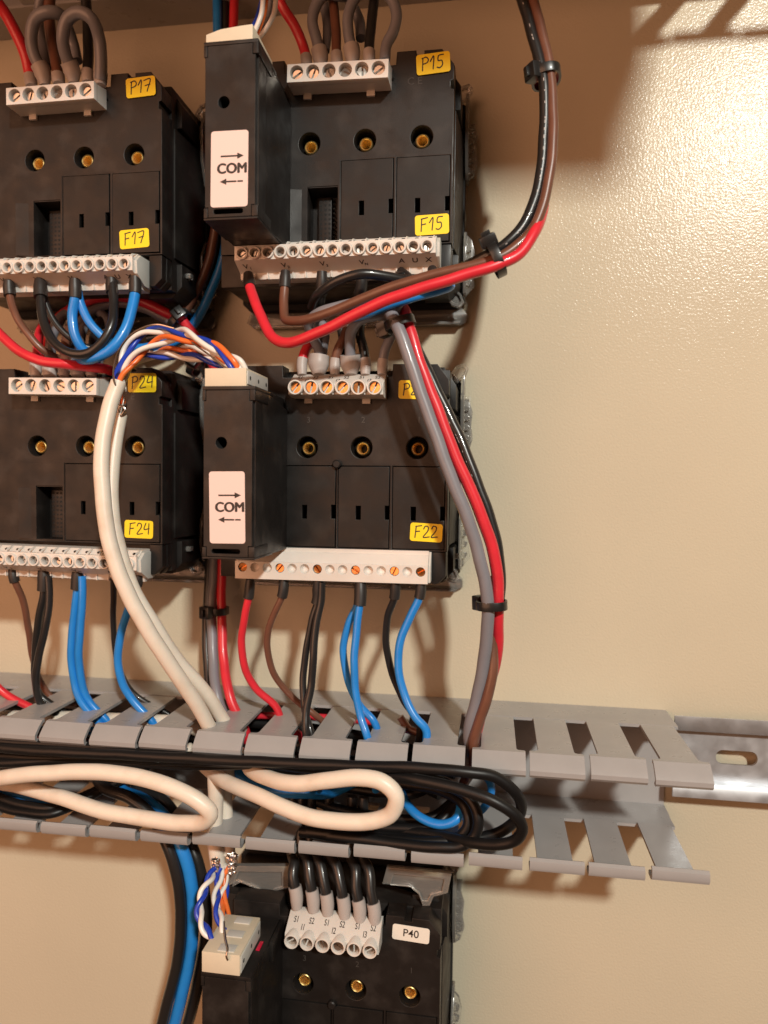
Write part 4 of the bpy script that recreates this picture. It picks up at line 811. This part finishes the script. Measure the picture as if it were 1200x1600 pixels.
# at the bottom plug
GT = 'twisted pairs at the bottom plug'
twist('blue and white twisted pair bowed out left above the bottom plug', [(338, 1352, 50), (328, 1372, 56), (316, 1398, 62), (311, 1425, 66), (320, 1452, 70), (338, 1472, 72), (356, 1490, 74)], 'pblue', 'pwhite', r=.95, pitch=13, off=.95, group=GT)
twist('blue and white twisted pair in the middle above the bottom plug', [(346, 1356, 50), (340, 1385, 54), (338, 1412, 60), (346, 1445, 66), (358, 1475, 70), (364, 1492, 72)], 'pblue', 'pwhite', r=.9, pitch=15, off=.95, group=GT, ph=1.5)
twist('orange and white twisted pair on the right above the bottom plug', [(356, 1352, 48), (349, 1380, 50), (344, 1410, 54), (352, 1440, 60), (366, 1465, 66), (378, 1482, 68)], 'porange', 'pwhite', r=.95, pitch=16, off=.95, group=GT, ph=.5)
twist('blue and white twisted pair behind the others above the bottom plug', [(350, 1350, 46), (352, 1382, 48), (350, 1415, 52), (357, 1450, 58), (370, 1478, 64)], 'pblue', 'pwhite', r=.85, pitch=17, off=.9, group=GT, ph=2.2)
wire('core_wire', 'loose orange core arcing to the right side of the bottom plug', 'porange', .85, [(352, 1360, 48), (350, 1395, 52), (357, 1425, 56), (364, 1452, 60), (372, 1480, 64), (377, 1486, 65)], group='loose cores', n=10)
wire('bare_wire', 'bare strand ending on the face of the bottom plug', 'bare', .35, [(350, 1440, 66), (352, 1465, 74), (356, 1485, 80), (354, 1494, 81), (356, 1500, 80.5)], group='bare shield wires', n=8, step=.5)
def foil(label, u, v, d, w_, h_):
    c = at(u, v, d); rnd = random.Random(int(u)); vs = []; fs = []; nu, nv = 14, 12
    for j in range(nv+1):
        for i in range(nu):
            a = 2*math.pi*i/nu; rr = w_*(.75+.55*rnd.random())*(1-.35*(j/nv)); vs.append((rr*math.cos(a), rr*math.sin(a)*.8, h_*(.5-j/nv)+rnd.uniform(-.35, .35)))
    for j in range(nv):
        for i in range(nu): fs.append((j*nu+i, j*nu+(i+1) % nu, (j+1)*nu+(i+1) % nu, (j+1)*nu+i))
    me = bpy.data.meshes.new('foil'); me.from_pydata([tuple(q*S for q in v_) for v_ in vs], [], fs)
    tag(link('foil_shield', me, M['foil'], None, c), label, 'foil shield', 'crumpled foil shields')
foil('crumpled foil shield at the right cable end below the duct', 363, 1350, 50, 2.1, 7.5)
foil('crumpled foil shield at the left cable end below the duct', 337, 1352, 52, 1.6, 5)
foil('torn foil tuft at the end of the second white cable', 191, 640, 59, 1.5, 4)

# ------------------------------------------------------------------ cable ties
def tie(label, c, axis, up, rx, ry, w_=3.0, th=.9, head_ang=0):
    """strap loop round a bundle: axis = bundle direction, up = reference; rx, ry half sizes (mm)"""
    c = Vector(c); a = Vector(axis).normalized(); n = Vector(up); n = (n-a*n.dot(a)).normalized(); b = a.cross(n)
    t = empty('cable_tie', c, label, 'cable tie', 'black cable ties'); mb = MB(); N = 36; vs = []
    for k in range(N):
        q = 2*math.pi*k/N; cs = math.copysign(abs(math.cos(q))**.8, math.cos(q)); sn = math.copysign(abs(math.sin(q))**.8, math.sin(q))
        for rr in (0, th):
            for s_ in (-.5, .5): vs.append(n*(rx+rr)*cs+b*(ry+rr)*sn+a*w_*s_)
    fs = []
    for k in range(N):
        i = 4*k; j = 4*((k+1) % N)
        fs += [(i, i+1, j+1, j), (i+2, j+2, j+3, i+3), (i, j, j+2, i+2), (i+1, i+3, j+3, j+1)]
    mb.add(vs, fs); put('strap', mb, M['tie'], t, .12)
    q = head_ang; p0 = n*(rx+1.6)*math.cos(q)+b*(ry+1.6)*math.sin(q); o = (n*math.cos(q)+b*math.sin(q)).normalized(); s2 = a.cross(o)
    hb = MB(); vs = [p0+o*x*1.9+s2*y*2.6+a*z*2.6 for x in (-1, 1) for y in (-1, 1) for z in (-1, 1)]
    hb.add(vs, [(0,1,3,2),(4,6,7,5),(0,4,5,1),(2,3,7,6),(0,2,6,4),(1,5,7,3)]); h = put('tie_head', hb, M['tie'], t, .5)
    tb = MB(); vs = [p0+o*(x)+s2*(y*1.1)*1+a*z*1.5+s2*0 for x in (1.6, 3.2) for y in (-.5, .6) for z in (-1, 1)]
    tb.add(vs, [(0,1,3,2),(4,6,7,5),(0,4,5,1),(2,3,7,6),(0,2,6,4),(1,5,7,3)]); put('strap_stub', tb, M['tie'], t, .15)
Y = (0, -1, 0)
tie('cable tie on the right bundle near the top of the picture', at(853, 120, 58), at(855, 140, 60)-at(850, 100, 60), (1, 0, 0), 4.0, 5.6, head_ang=2.5)
tie('cable tie where the right bundle turns under the P15 meter', at(775, 406, 70), at(795, 396, 70)-at(755, 416, 70), (-.4, 0, 1), 4.8, 5.0, head_ang=.35)
tie('cable tie with a stubby head above the half hidden sticker', at(625, 506, 61), at(632, 530, 62)-at(618, 480, 62), (-1, 0, 0), 4.6, 4.6, head_ang=.2)
tie('cable tie on the bundle right of the F22 meter, just above the duct', at(768, 945, 59), at(768, 965, 60)-at(767, 925, 60), (-1, 0, 0), 4.6, 4.8, head_ang=.9)
tie('cable tie below the middle COM module', at(338, 954, 18), (0, 0, 1), (-1, 0, 0), 4.4, 4.2, head_ang=1.2)
tie('cable tie behind the arch of twisted pairs, left of the P15 COM module foot', at(281, 500, 17), at(300, 520, 17)-at(265, 480, 17), (1, 0, 1), 4.6, 4.0, head_ang=1.2)
tie('cable tie half hidden left of the middle plug', at(306, 572, 24), (1, 0, -.6), (0, 0, 1), 3.6, 3.6, head_ang=1.2)
